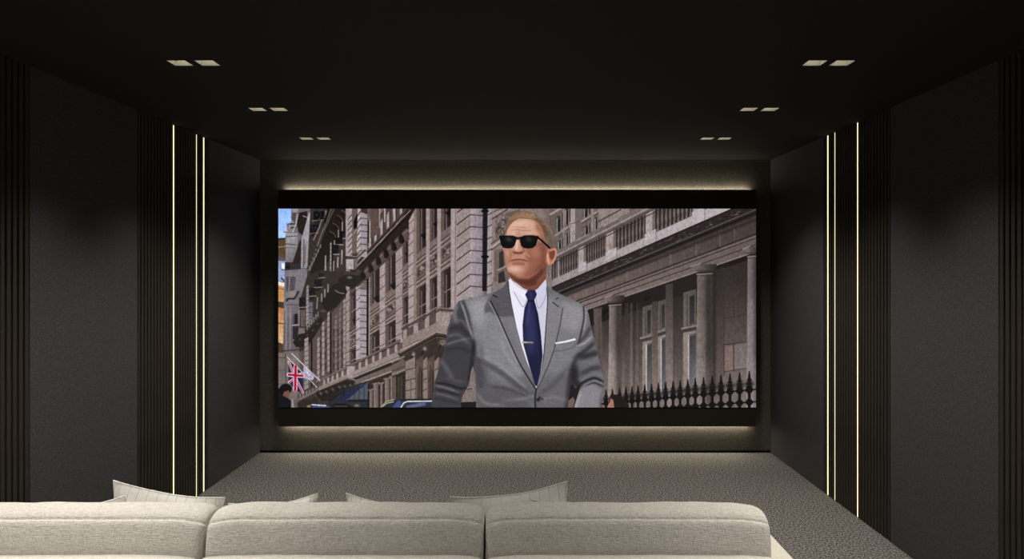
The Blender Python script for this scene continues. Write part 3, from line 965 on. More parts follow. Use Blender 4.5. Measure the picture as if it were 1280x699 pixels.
    # wall right of the second column
    P.poly([(891, 340), (945, 322), (945, 510), (891, 510)], ((900, 350, (56, 48, 46)), (900, 480, (116, 104, 102))))
    P.poly([(893, 338), (904, 334), (904, 510), (893, 510)], ((893, 350, (52, 45, 43)), (893, 490, (104, 92, 90))), .9)
    P.poly([(890, 338), (895, 336), (895, 492), (889, 492)], (44, 38, 37), .8, soft=.8)
    for q in (((905, 342), (905, 470)), ((905, 398.5), (934, 393)), ((905, 431), (934, 427)), ((917, 430), (917, 464)), ((905, 465), (934, 460)), ((917, 372), (917, 396))):
        P.line(list(q), 1, (60, 50, 49), .9)
    P.poly([(906, 433), (916.5, 431.5), (916.5, 463), (906, 464)], (134, 114, 108), .7)
    P.poly([(918, 431), (933, 429), (933, 460), (918, 462)], (126, 116, 115), .7)
    # columns
    def column(xa, xb, yt, cap, a, b_):
        w = xb - xa
        P.poly([(xa, yt), (xb, yt - 1), (xb + .02 * w, 510), (xa - .1 * w, 510)], ((xa, 0, a), (xb, 0, b_)))
        P.poly([(xa + .55 * w, yt), (xb, yt), (xb, 505), (xa + .6 * w, 505)], tuple(int(c * .62) for c in b_), .75, soft=1.6)
        P.poly([(xa, yt), (xb, yt - 1), (xb, yt + 55), (xa, yt + 55)], (40, 34, 33), .28, soft=7)
        P.poly([(xa - .1 * w, 450), (xb, 450), (xb, 512), (xa - .1 * w, 512)], (206, 196, 194), .22, soft=8)
        if cap:
            P.poly([(xa - .1 * w, yt - 2), (xb + .05 * w, yt - 3), (xb + .25 * w, yt - 8), (xb + .3 * w, yt - 12), (xa - .1 * w, yt - 11), (xa - .3 * w, yt - 8)], ((xa, 0, (112, 101, 98)), (xb, 0, (58, 50, 48))))
            P.line([(xa - .4 * w, yt - 8.5), (xa + .2 * w, yt - 12.5)], 2, (136, 124, 120))
            P.line([(xa - .1 * w, yt - 3.4), (xb, yt - 4.4)], .9, (58, 50, 48))
            P.line([(xa - .05 * w, yt + 1), (xb, yt)], 1.2, (130, 118, 114))
            P.line([(xa - .05 * w, yt + 3), (xb, yt + 2)], .8, (56, 48, 46), .8)
    column(761.5, 776.5, 381, True, (148, 137, 133), (94, 83, 79))
    column(871.5, 890.5, 342, True, (128, 117, 114), (82, 73, 70))
    column(934.5, 948, 320, True, (134, 124, 126), (112, 103, 106))
    P.line([(749, 395), (749, 509)], 1, (60, 52, 50), .7)
    # iron railing with spear heads
    xs = [757.5, 765.5, 774.5, 782.5, 790, 797.5, 806, 814.5, 823, 832, 841.3, 850.2, 859.8, 869.2, 879.5, 890.4, 901.2, 912.5, 924.5, 936.6]
    R = lambda x: (x - vx)
    iron = (13, 11, 14)
    for x in xs:
        k = R(x) / 600
        yt = 487 - (x - 757.5) * .1285
        P.poly([(x - .5 * k, yt), (x + .5 * k, yt), (x + 1.6 * k, yt + 9 * k), (x - 1.6 * k, yt + 9 * k)], iron)
        P.line([(x - 2 * k, yt + 9.5 * k), (x + 2 * k, yt + 9.5 * k)], 1.5 * k, iron)
        P.blob(x, yt + 13.5 * k, 3.6 * k, 2.6 * k, iron)
        P.blob(x, yt + 13.5 * k, 3 * k, 2.2 * k, iron)
        P.line([(x - 2.4 * k, yt + 17 * k), (x + 2.4 * k, yt + 17 * k)], 2 * k, iron)
        P.line([(x, yt + 8 * k), (x, 512)], 3.0 * k, iron)
        P.line([(x - .5 * k, yt + 10 * k), (x - .5 * k, yt + 14 * k)], .6, (58, 54, 60), .7)
    for dy in (20, 33):
        pts = [(x, 487 - (x - 757.5) * .1285 + dy * R(x) / 600) for x in (748, 845, 946)]
        P.line(pts, 1.6, iron)
        for x in xs:
            k = R(x) / 600
            yc = 487 - (x - 757.5) * .1285 + dy * k
            P.poly([(x - 5 * k, yc + .3), (x - 1.8 * k, yc - 3.2 * k), (x + 1.8 * k, yc - 3.2 * k), (x + 5 * k, yc - .3), (x + 1.8 * k, yc + 3.4 * k), (x - 1.8 * k, yc + 3.4 * k)], iron)
    # passer-by in front of the railing
    P.poly([(763, 495), (770, 493.5), (777, 496), (783, 502), (785, 510), (763, 510)], (36, 27, 25), sm=True)
    P.poly([(763, 498), (766.5, 500), (768, 510), (760, 510), (760.5, 505), (762.5, 503)], (168, 122, 104))
    # ---------------- flags, passer-by, cars
    P.line([(359, 446.5), (396, 484)], 1, (206, 200, 202))
    P.line([(364.5, 442), (400, 476)], 1.1, (212, 206, 212))
    F = lambda u, v: (360.5 + u * 18 + .4 * v, 451 + v * 34 + u * (13 - 10 * v * .6) + .6 * math.sin(6 * u))
    def fpoly(uv, c):
        P.poly([F(*q) for q in uv], c)
    flag = (34, 36, 74)
    fpoly([(0, 0), (.35, 0), (1, .12), (1, 1), (.5, 1), (0, .78)], flag)
    def fl(u0, v0, u1, v1, w, c):
        P.line([F(u0 + (u1 - u0) * t / 6, v0 + (v1 - v0) * t / 6) for t in range(7)], w, c)
    fl(.03, .03, .97, .97, 3, (208, 202, 214)); fl(.97, .12, .03, .78, 3, (208, 202, 214))
    fl(.03, .04, .97, .98, 1.2, (168, 26, 48)); fl(.97, .13, .03, .79, 1.2, (168, 26, 48))
    P.line([(369.5, 459), (369, 487)], 5.4, (208, 202, 214)); P.line([(361, 468.5), (378, 470)], 5.2, (208, 202, 214))
    P.line([(369.5, 458), (369, 488)], 3, (168, 22, 46)); P.line([(361, 468.5), (378, 470)], 2.8, (168, 22, 46))
    P.poly([(379.5, 458), (386, 463), (393, 471), (391, 475.5), (386, 475), (379, 472)], (176, 170, 190))
    P.line([(382, 467), (385, 471), (389, 471)], 1, (120, 114, 136), .9, sm=True)
    P.line([(383, 464), (388, 470)], .8, (210, 206, 220), .8)
    P.poly([(349, 486), (353, 481), (359, 480), (364, 483), (364.5, 488), (360, 493), (349, 494)], (14, 13, 17), sm=True)
    P.poly([(355, 490), (361, 488), (362.5, 493), (361, 498), (357, 498), (353, 495)], (122, 84, 74))
    P.poly([(348, 494), (353, 494.5), (360, 498), (363.5, 501), (364, 510), (348, 510)], (18, 20, 32))
    P.poly([(348, 486), (351, 484), (351, 494), (348, 494)], (16, 14, 18))
    P.poly([(364.5, 499), (367, 499), (367.5, 510), (364, 510)], (150, 142, 140))
    P.poly([(390, 509.5), (392, 505.5), (408, 507), (414, 510)], (80, 90, 132))
    P.line([(390, 506), (407, 507.2)], 1.4, (206, 214, 236))
    P.poly([(383, 509), (385, 506.5), (389, 506), (388, 509.5)], (150, 120, 90))
    P.poly([(414, 510), (418, 505), (430, 504.5), (438, 507), (442, 510)], (24, 24, 27))
    P.line([(418, 508), (434, 508)], 1.4, (86, 70, 68))
    P.blob(446, 507, 3, 1.6, (140, 132, 128))
    P.poly([(476, 510), (482, 503), (490, 500.5), (500, 499), (540, 498.5), (544, 510)], (44, 46, 56))
    P.line([(476, 509), (483, 502), (492, 500)], 1.2, (186, 170, 140))
    P.poly([(490, 510), (497, 501), (501, 500.5), (502, 510)], (70, 82, 126))
    P.line([(478, 508.5), (484, 504), (492, 502.5)], 1, (200, 190, 170))
    P.poly([(500, 510), (503, 504), (508, 502.5), (542, 502), (542, 510)], (46, 50, 68))
    P.line([(501, 510), (504.5, 504), (509, 502), (542, 501.5)], 1.7, (206, 206, 212))
    P.line([(498, 500), (542, 499)], 1.2, (30, 30, 36))
    P.line([(510, 509), (530, 505)], 2.5, (130, 142, 176), .6, soft=.8)
    P.grain(A, .035, .7, .7)
    P.grain(A, .025, .4, 2)


def paint_man(P):
    J = lambda *q: [(530 + x / 4.2375, 350 + y / 4.2375) for x, y in q]
    Hd = lambda *q: [(600 + x / 6.355, 255 + y / 6.355) for x, y in q]
    def j(q, c, a=1., sm=False, soft=0): P.poly(J(*q), c, a, sm, soft / 4.2375)
    def jl(q, w, c, a=1., soft=0):
        if soft >= 3:                                   # a fold in cloth: soft, thinner towards its ends
            soft = max(soft, .5 * w)
            P.line(J(*q), .25 * w / 4.2375, c, a * .55, True, soft / 4.2375)
            m = [q[0]] + list(q[1:-1]) + [q[-1]]
            m[0] = (.7 * q[0][0] + .3 * q[1][0], .7 * q[0][1] + .3 * q[1][1])
            m[-1] = (.7 * q[-1][0] + .3 * q[-2][0], .7 * q[-1][1] + .3 * q[-2][1])
            P.line(J(*m), .35 * w / 4.2375, c, a * .6, True, .8 * soft / 4.2375)
        else:
            P.line(J(*q), w / 4.2375, c, a, True, soft / 4.2375)
    def h(q, c, a=1., sm=False, soft=0): P.poly(Hd(*q), c, a, sm, soft / 6.355)
    def hl(q, w, c, a=1., soft=0): P.line(Hd(*q), w / 6.355, c, a, True, soft / 6.355)
    def setclip(pts, sm=False):
        q = P.px(P.smooth(pts) if sm else pts)
        P.clip = P.mask(q, (0, P.w, 0, P.h), 2)

    # ---- neck and shirt first, the jacket over them
    neck = [(215, 520), (240, 590), (300, 650), (385, 700), (440, 690), (522, 620), (526, 470), (400, 430)]
    h(neck, ((250, 0, (148, 92, 74)), (330, 0, (108, 62, 50))) if False else (122, 72, 58))
    shirt = [(447, -2), (440, 40), (460, 130), (500, 330), (560, 470), (595, 575), (640, 430), (655, 200), (652, 40), (645, -4), (600, 50), (570, 60), (530, 48), (480, 10)]
    j(shirt, (226, 223, 238))
    setclip(J(*shirt))
    j([(452, 30), (530, 140), (530, 350), (600, 560), (560, 560), (440, 200)], (240, 238, 250), .8, soft=10)
    j([(600, 60), (650, 60), (650, 420), (600, 420)], (196, 194, 216), .7, soft=8)
    jl([(453, 20), (485, 80), (524, 142), (548, 95), (540, 62)], 3, (168, 166, 192), .9, 1)
    jl([(590, 75), (606, 150), (640, 100), (648, 40)], 3, (164, 162, 188), .9, 1)
    j([(450, -2), (490, 20), (550, 62), (530, 100), (500, 70)], (250, 249, 255), .7, soft=5)
    P.clip = None
    # ---- tie
    tie = [(536, 78), (550, 54), (588, 54), (598, 76), (584, 106), (604, 180), (618, 280), (628, 400), (612, 530), (598, 566), (588, 556), (556, 450), (526, 340), (522, 240), (532, 150), (550, 106)]
    j(tie, (33, 34, 66))
    setclip(J(*tie))
    j([(545, 170), (580, 150), (590, 330), (560, 420), (540, 330)], (52, 54, 96), .8, soft=12)
    jl([(560, 112), (556, 160), (545, 240)], 8, (66, 68, 112), .7, 5)
    jl([(584, 108), (600, 190), (618, 330), (622, 430)], 10, (18, 19, 44), .8, 4)
    jl([(550, 107), (568, 112), (586, 106)], 5, (14, 14, 34), .95, 2)
    jl([(556, 58), (566, 84), (570, 100)], 10, (50, 52, 90), .7, 4)
    j([(540, 430), (560, 390), (610, 420), (600, 560), (580, 560)], (26, 27, 54), .6, soft=12)
    P.clip = None
    j([(519, 325), (578, 329), (579, 338), (520, 335)], (172, 164, 150))
    jl([(548, 334), (578, 335)], 4, (70, 66, 60), .8)
    # ---- jacket
    coat = [(447, 0), (420, 38), (385, 60), (330, 76), (260, 94), (212, 103), (182, 114), (163, 146), (150, 176), (122, 265), (120, 320), (105, 375),
            (94, 420), (70, 500), (53, 556), (45, 620), (38, 690), (192, 690), (198, 625), (238, 556), (248, 485), (258, 455), (270, 500), (274, 570),
            (276, 690), (932, 690), (945, 620), (956, 548), (945, 500), (925, 410), (905, 330), (885, 250), (872, 180), (855, 142), (830, 124),
            (760, 94), (700, 62), (660, 40), (648, 4), (652, 120), (645, 220), (634, 380), (622, 470), (598, 566), (592, 578), (560, 480), (520, 360), (490, 250), (465, 130), (453, 60)]
    gap = [(775, 560), (788, 550), (800, 575), (830, 560), (805, 640), (790, 690), (760, 690), (770, 600)]
    j(coat, (104, 103, 108))
    setclip(J(*coat))
    # broad light and shade
    j([(200, 100), (330, 90), (460, 180), (560, 480), (430, 560), (300, 440), (250, 250)], (134, 133, 138), .85, soft=22)
    j([(240, 110), (330, 100), (330, 190), (300, 260), (260, 220)], (158, 156, 161), .8, soft=18)
    j([(650, 60), (820, 130), (850, 160), (800, 460), (680, 520), (620, 520)], (124, 123, 128), .85, soft=16)
    j([(740, 110), (850, 140), (850, 240), (800, 280), (720, 240)], (146, 144, 150), .8, soft=16)
    j([(420, -10), (452, 10), (470, 180), (440, 190), (390, 196), (350, 170), (322, 176), (318, 150), (340, 100), (380, 60)], (86, 84, 90), .92, soft=4)
    # left sleeve
    j([(182, 112), (212, 106), (240, 180), (268, 330), (262, 440), (236, 560), (196, 690), (30, 690), (60, 500), (120, 300), (160, 150)], (58, 57, 62), .94, soft=5)
    for q, w, c, a in (([(195, 118), (215, 170), (238, 250), (258, 305)], 8, (150, 148, 154), .9), ([(175, 130), (160, 180), (170, 220)], 16, (128, 126, 132), .75),
                       ([(130, 262), (190, 250), (240, 300)], 16, (46, 44, 49), .8), ([(150, 225), (200, 215), (235, 260)], 10, (96, 94, 100), .7),
                       ([(125, 300), (180, 290), (250, 350)], 12, (96, 94, 99), .7), ([(112, 345), (170, 325), (240, 310)], 9, (118, 116, 121), .6),
                       ([(110, 372), (180, 360), (250, 380)], 12, (48, 46, 51), .7), ([(95, 430), (120, 470), (150, 520)], 16, (98, 96, 101), .75),
                       ([(130, 400), (190, 420), (215, 470)], 14, (60, 58, 63), .6), ([(58, 545), (120, 552), (190, 575), (220, 570)], 7, (26, 25, 29), .9),
                       ([(56, 560), (110, 570), (180, 595)], 7, (118, 116, 121), .7), ([(60, 580), (120, 592), (190, 612)], 8, (36, 34, 39), .85),
                       ([(55, 600), (110, 612), (180, 632)], 7, (104, 102, 107), .7), ([(50, 625), (120, 640), (190, 655)], 8, (48, 46, 51), .7),
                       ([(265, 330), (262, 400), (252, 470), (240, 540)], 16, (26, 25, 29), .85), ([(120, 520), (170, 535), (225, 540)], 10, (84, 82, 87), .6)):
        jl(q, w, c, a, 4)
    # torso
    j([(262, 380), (285, 400), (320, 480), (330, 560), (280, 600), (268, 500)], (62, 60, 65), .8, soft=12)
    j([(280, 560), (420, 560), (560, 640), (560, 690), (276, 690)], (80, 78, 83), .7, soft=18)
    for q, w, c, a in (([(275, 420), (340, 450), (420, 500), (500, 560), (570, 600)], 20, (66, 64, 69), .75), ([(290, 400), (380, 440), (480, 520), (560, 590)], 8, (150, 148, 153), .45),
                       ([(285, 610), (330, 655), (420, 665)], 12, (128, 126, 131), .6), ([(400, 300), (440, 400), (510, 500)], 14, (152, 150, 155), .5),
                       ([(340, 560), (450, 580), (560, 625)], 12, (62, 60, 65), .6), ([(420, 640), (520, 630), (590, 615)], 10, (132, 130, 135), .55),
                       ([(300, 340), (310, 420), (340, 520)], 16, (90, 88, 93), .5), ([(300, 520), (380, 610), (520, 650)], 12, (92, 90, 95), .5)):
        jl(q, w, c, a, 6)
    j([(620, 520), (760, 500), (780, 690), (605, 690)], (98, 96, 101), .75, soft=18)
    j([(780, 440), (830, 380), (800, 470), (785, 600), (770, 690), (745, 690), (760, 520)], (44, 42, 47), .85, soft=8)
    jl([(610, 600), (680, 560), (760, 470)], 14, (74, 72, 77), .55, 8)
    jl([(620, 640), (680, 620), (750, 640)], 12, (128, 126, 131), .5, 7)
    # lapels
    lap = [(453, 60), (466, 130), (490, 240), (522, 350), (560, 470), (593, 578), (560, 530), (500, 430), (440, 300), (390, 185), (352, 112), (372, 84), (420, 40), (447, 2)]
    j(lap, (112, 110, 115), .75)
    j([(455, 60), (470, 150), (480, 190), (430, 196), (385, 190), (350, 112), (380, 70), (447, 0)], (84, 82, 88), .9, soft=2)
    j([(440, 210), (486, 220), (530, 380), (580, 530), (520, 430)], (124, 122, 127), .7, soft=7)
    jl([(352, 112), (390, 186), (440, 300), (500, 430), (560, 530), (592, 578)], 4, (34, 33, 37), .9, 1.5)
    jl([(345, 118), (384, 192), (432, 300), (492, 434)], 4, (156, 154, 159), .5, 2)
    jl([(365, 80), (388, 92)], 6, (22, 21, 25), .95)
    jl([(453, 60), (466, 130), (490, 240), (522, 350), (560, 470), (592, 570)], 3.5, (60, 58, 64), .8, 1)
    jl([(447, 2), (455, 60), (466, 120)], 6, (40, 39, 44), .8, 2)
    lap2 = [(655, 90), (690, 112), (735, 150), (722, 228), (694, 350), (660, 450), (620, 540), (596, 578), (622, 470), (634, 380), (645, 230), (652, 120)]
    j(lap2, (128, 126, 131), .8)
    jl([(735, 150), (722, 228), (694, 350), (660, 450), (620, 540), (598, 578)], 3.5, (62, 60, 65), .85, 1)
    jl([(682, 118), (712, 142)], 5, (30, 29, 33), .95)
    jl([(700, 102), (712, 94)], 5, (30, 29, 33), .9)
    jl([(650, 40), (655, 95), (648, 210), (636, 380), (622, 470)], 4, (62, 60, 66), .85, 1)
    j([(640, 480), (660, 450), (620, 545), (600, 578)], (96, 94, 99), .8, soft=3)
    # front edge below the button, button, pocket
    jl([(594, 580), (588, 630), (592, 690)], 5, (30, 29, 33), .9, 1.5)
    P.blob(*J((605, 632))[0], 2.4, 3.2, (16, 15, 18))
    P.blob(*J((602, 622))[0], 1, .8, (140, 138, 143), .8)
    jl([(612, 622), (628, 632)], 6, (50, 48, 53), .8, 2)
    j([(694, 332), (750, 322), (800, 309), (804, 319), (760, 330), (697, 341)], (236, 234, 242))
    jl([(690, 376), (745, 372), (798, 352)], 3, (88, 86, 91), .8, 1)
    jl([(690, 344), (690, 378)], 2.5, (92, 90, 95), .7, 1)
    # right sleeve
    jl([(845, 142), (848, 200), (832, 280), (818, 340)], 5, (48, 46, 51), .85, 2)
    jl([(856, 150), (856, 210), (845, 280)], 7, (152, 150, 156), .6, 3)
    for q, w, c, a in (([(880, 250), (860, 290), (808, 345)], 12, (62, 60, 65), .85), ([(890, 300), (850, 335), (810, 350)], 9, (164, 162, 168), .8),
                       ([(905, 330), (860, 370), (800, 410)], 14, (44, 42, 47), .85), ([(918, 385), (870, 400), (830, 410)], 20, (30, 29, 33), .8),
                       ([(920, 410), (890, 440), (840, 440)], 12, (112, 110, 115), .75), ([(935, 465), (890, 470), (830, 500)], 18, (52, 50, 55), .8),
                       ([(800, 470), (800, 530), (815, 560)], 26, (24, 23, 27), .9), ([(940, 500), (890, 500), (840, 530)], 10, (112, 110, 115), .65),
                       ([(952, 540), (900, 520), (840, 545), (815, 570)], 9, (20, 19, 23), .92), ([(952, 552), (905, 536), (850, 560)], 4, (128, 126, 131), .8),
                       ([(950, 565), (900, 545), (860, 562)], 4, (24, 23, 27), .8)):
        jl(q, w, c, a, 3)
    j([(830, 575), (890, 552), (945, 580), (940, 640), (925, 690), (790, 690), (800, 640)], (134, 132, 138), .9, soft=5)
    jl([(830, 600), (815, 640), (800, 690)], 10, (168, 166, 172), .6, 5)
    jl([(940, 600), (930, 690)], 10, (88, 86, 91), .7, 4)
    P.grain(J(*coat), .03, .35, .35)
    P.grain(J(*coat), .018, 2, .5)
    P.clip = None
    j(gap, (32, 27, 28))
    j([(765, 640), (790, 620), (800, 640), (785, 690), (760, 690)], (120, 98, 94), .9)
    # ---- head
    face = [(198, 240), (212, 185), (250, 130), (300, 112), (370, 110), (440, 128), (490, 175), (515, 250), (530, 330), (556, 362), (585, 348), (604, 352), (612, 380), (606, 430), (586, 470),
            (556, 490), (532, 482), (526, 560), (450, 640), (385, 660), (300, 622), (250, 580), (222, 535), (206, 495), (198, 450), (192, 385), (178, 362), (182, 300)]
    h(face, (180, 128, 108))
    setclip(Hd(*face))
    h([(205, 230), (255, 140), (370, 118), (450, 150), (480, 240), (330, 250), (210, 250)], (212, 168, 148), .85, soft=12)
    h([(430, 130), (500, 190), (530, 330), (500, 300), (470, 240)], (158, 106, 86), .8, soft=8)
    h([(370, 340), (470, 330), (535, 350), (540, 480), (520, 620), (440, 660), (340, 640), (330, 580), (400, 480)], (140, 86, 70), .85, soft=16)
    h([(450, 500), (535, 470), (530, 620), (420, 680), (380, 620)], (108, 62, 50), .85, soft=14)
    h([(230, 540), (300, 585), (380, 600), (440, 560), (500, 520), (480, 680), (330, 680), (230, 600)], (104, 60, 49), .85, soft=9)
    h([(186, 350), (240, 350), (250, 400), (236, 450), (222, 520), (200, 500), (190, 400)], (166, 110, 92), .85, soft=8)
    h([(400, 350), (470, 340), (490, 400), (440, 430), (400, 410)], (176, 118, 98), .7, soft=12)
    P.blob(*Hd((390, 415))[0], 4, 8, (150, 94, 77), .6)
    # brow lines
    for q in ([(240, 188), (300, 182), (360, 190)], [(245, 210), (290, 204), (340, 212), (400, 212)], [(290, 225), (296, 240)], [(312, 222), (310, 240)]):
        hl(q, 3, (150, 96, 78), .5, 3)
    P.blob(*Hd((300, 160))[0], 9, 3.4, (228, 188, 166), .7)
    P.blob(*Hd((400, 232))[0], 8, 2, (216, 170, 146), .6)
    P.blob(*Hd((255, 235))[0], 6, 1.6, (222, 178, 156), .5)
    P.blob(*Hd((460, 190))[0], 4, 5, (148, 98, 80), .6)
    # jaw and throat
    hl([(222, 538), (262, 572), (310, 590), (380, 590), (440, 556), (500, 500)], 10, (172, 112, 92), .55, 7)
    h([(240, 592), (300, 606), (390, 612), (450, 580), (500, 530), (520, 560), (470, 640), (380, 690), (290, 660)], (88, 48, 39), .8, soft=9)
    h([(440, 600), (520, 520), (526, 600), (470, 650), (430, 660)], (138, 82, 64), .7, soft=10)
    h([(330, 640), (420, 640), (430, 690), (370, 690)], (142, 86, 70), .6, soft=8)
    # nose
    h([(285, 285), (320, 285), (338, 345), (345, 372), (320, 390), (280, 388), (260, 370), (270, 340)], (200, 150, 130), .75, soft=7)
    hl([(298, 276), (292, 320), (290, 355)], 9, (232, 194, 176), .75, 6)
    h([(258, 372), (275, 380), (310, 384), (345, 374), (338, 396), (300, 400), (266, 392)], (84, 44, 36), .85, soft=4)
    hl([(328, 330), (346, 362), (350, 382)], 5, (132, 80, 64), .6, 4)
    # mouth and chin
    h([(258, 408), (310, 400), (350, 414), (340, 434), (290, 430), (250, 440)], (192, 136, 116), .55, soft=6)
    hl([(248, 452), (272, 445), (308, 441), (345, 445), (370, 454)], 3.5, (80, 42, 37), .85, 2)
    hl([(262, 456), (300, 454), (345, 458)], 6, (164, 100, 88), .7, 3)
    hl([(266, 478), (300, 476), (345, 478)], 7, (118, 70, 57), .6, 5)
    hl([(360, 398), (388, 425), (396, 458)], 6, (132, 80, 65), .55, 6)
    hl([(246, 402), (234, 430), (236, 460)], 5, (136, 86, 70), .5, 5)
    P.blob(*Hd((285, 520))[0], 8, 4, (224, 178, 158), .8)
    P.blob(*Hd((345, 412))[0], 2.5, 3, (200, 148, 128), .5)
    P.blob(*Hd((225, 420))[0], 3, 7, (196, 140, 120), .5)
    P.blob(*Hd((430, 470))[0], 8, 7, (150, 94, 77), .5)
    P.blob(*Hd((470, 400))[0], 8, 5, (164, 108, 88), .5)
    h([(500, 250), (530, 330), (536, 380), (524, 470), (526, 560), (470, 600), (452, 540), (478, 470), (486, 400), (470, 340)], (112, 66, 54), .6, soft=12)
    h([(228, 545), (300, 592), (390, 596), (452, 556), (505, 500), (500, 560), (450, 640), (380, 680), (290, 660), (235, 600)], (84, 47, 39), .7, soft=6)
    h([(450, 610), (518, 545), (524, 600), (470, 648)], (142, 88, 70), .6, soft=8)
    P.blob(*Hd((250, 190))[0], 6, 8, (222, 182, 162), .6)
    P.blob(*Hd((340, 150))[0], 12, 4, (222, 180, 158), .6)
    P.blob(*Hd((215, 385))[0], 3, 5, (206, 158, 138), .6)
    P.blob(*Hd((262, 512))[0], 7, 4, (226, 184, 166), .6)
    hl([(352, 392), (376, 404), (392, 420)], 4, (216, 168, 146), .5, 4)
    P.grain(Hd(*face), .012, .4, .4)
    # ear
    h([(536, 372), (556, 356), (586, 348), (606, 356), (612, 384), (604, 432), (584, 470), (556, 490), (536, 478), (524, 452)], (186, 122, 100), .95, sm=True)
    h([(552, 376), (584, 362), (598, 380), (592, 420), (570, 448), (556, 430), (548, 400)], (104, 56, 46), .85, True, 4)
    hl([(560, 372), (590, 362), (603, 385), (594, 430), (572, 468)], 7, (206, 146, 122), .8, 2)
    hl([(538, 400), (540, 440), (548, 470)], 6, (222, 172, 150), .8, 3)
    P.clip = None
    # hair
    hair = [(196, 240), (206, 190), (222, 140), (226, 105), (262, 76), (300, 60), (345, 54), (395, 62), (440, 84), (482, 112), (520, 145), (556, 185), (582, 230), (596, 275), (598, 345),
            (584, 350), (556, 356), (540, 345), (528, 318), (518, 280), (506, 240), (490, 190), (468, 158), (436, 134), (400, 120), (360, 118), (310, 114), (270, 136), (240, 165), (216, 205), (206, 240)]
    h(hair, (112, 88, 70))
    setclip(Hd(*hair))
    h([(225, 110), (345, 50), (440, 84), (430, 125), (320, 110), (250, 145), (215, 190)], (156, 122, 94), .85, soft=7)
    h([(500, 200), (560, 200), (600, 290), (596, 350), (550, 350)], (106, 90, 80), .8, soft=6)
    h([(470, 150), (520, 190), (560, 300), (540, 340), (515, 270), (490, 190)], (88, 66, 52), .7, soft=8)
    h([(225, 130), (300, 116), (370, 118), (430, 132), (490, 185), (512, 260), (470, 170), (400, 132), (300, 128), (230, 190)], (96, 72, 56), .55, soft=5)
    for k in range(150):
        t = P.rs.uniform(0, 1)
        x0 = 215 + 330 * t
        y0 = 122 - 66 * math.sin(math.pi * min(1, (t + .12) * .95)) + 95 * max(0, t - .5) + P.rs.uniform(-4, 48) * (1 - .3 * t)
        d = .9 * (t - .35)
        hl([(x0, y0), (x0 + 14, y0 - 20 + 40 * d), (x0 + 34, y0 - 26 + 100 * d), (x0 + 50, y0 - 24 + 170 * d)], 1.2, ((186, 152, 120), (72, 54, 42), (150, 120, 94), (96, 74, 57))[k % 4], .22, 2)
    for k in range(60):
        x0, y0 = P.rs.uniform(500, 585), P.rs.uniform(190, 335)
        hl([(x0, y0), (x0 + 8, y0 + 18), (x0 + 12, y0 + 38)], 1.2, ((152, 138, 126), (70, 58, 50))[k % 2], .28, 2)
    hl([(200, 235), (215, 185), (250, 140), (300, 118), (370, 118), (440, 134), (488, 188), (512, 262), (528, 318)], 5, (140, 100, 80), .5, 4)
    P.clip = None
    # dark glasses
    hl([(455, 262), (500, 300), (552, 350)], 15, (12, 11, 13))
    h([(146, 252), (200, 250), (262, 252), (296, 264), (322, 262), (352, 250), (410, 248), (466, 256), (470, 268), (456, 284), (300, 284), (160, 272)], (13, 12, 14))
    h([(152, 256), (290, 262), (288, 292), (276, 328), (256, 350), (218, 354), (184, 348), (168, 328)], (15, 14, 16), sm=False)
    h([(310, 270), (352, 252), (460, 260), (456, 290), (444, 330), (420, 350), (380, 355), (346, 350), (326, 330)], (14, 13, 15), sm=False)
    P.blob(*Hd((228, 282))[0], 4, 3, (74, 80, 88), .6, .5)
    P.blob(*Hd((388, 280))[0], 4, 3, (62, 66, 74), .6, .5)
    hl([(300, 286), (306, 276), (318, 286)], 4, (120, 74, 60), .8, 1)
    h([(462, 290), (530, 350), (470, 330), (440, 350)], (118, 72, 58), .6, soft=5)
    # collar points in front of the neck
    h([(234, 592), (242, 588), (300, 650), (388, 690), (372, 705), (330, 720), (250, 690), (236, 640)], (236, 234, 248))
    h([(436, 690), (480, 656), (518, 604), (524, 606), (522, 720), (440, 720)], (208, 206, 228))
    hl([(240, 590), (300, 652), (380, 694)], 4, (150, 120, 124), .6, 1)
    j([(536, 78), (550, 54), (588, 54), (598, 76), (584, 106), (550, 106)], (36, 37, 70))
    jl([(556, 60), (566, 84), (568, 104)], 10, (54, 56, 94), .7, 4)


def paint_picture():
    P = Picture()
    paint_street(P)
    P.a = 255 * (np.clip(P.a, 0, 255) / 255) ** 1.14 * 1.08
    P.a = P.blur(P.a[..., 0], .5)[..., None] * [1, 0, 0] + P.blur(P.a[..., 1], .5)[..., None] * [0, 1, 0] + P.blur(P.a[..., 2], .5)[..., None] * [0, 0, 1]
    paint_man(P)
    return np.clip(P.a, 0, 255) / 255


# ---------------------------------------------------------------- the cinema screen: a floating cloth-covered box with the picture across it
YS = 6.33                                         # front of the surround
wx = lambda px, Y=YS: (px - 654) / 900 * Y
wz = lambda py, Y=YS: 1.665 - (py - 335) / 900 * Y
YP = YS - .006
img_arr = paint_picture()
ih, iw = img_arr.shape[:2]
img = bpy.data.images.new('film_frame', iw, ih, alpha=False)
buf = np.ones((ih, iw, 4), np.float32)
buf[..., :3] = img_arr[::-1]
img.pixels.foreach_set(buf.ravel())
img.update()
img.pack()
M_PICTURE, nt, b_ = new_mat('glowing_film_frame')
tx = nt.nodes.new('ShaderNodeTexImage')
tx.image = img
tx.extension = 'EXTEND'
b_.inputs['Base Color'].default_value = (0.02, 0.02, 0.02, 1)
b_.inputs['Roughness'].default_value = 0.6
b_.inputs['Specular IOR Level'].default_value = 0.1
nt.links.new(tx.outputs['Color'], b_.inputs['Emission Color'])
b_.inputs['Emission Strength'].default_value = PICTURE_STRENGTH

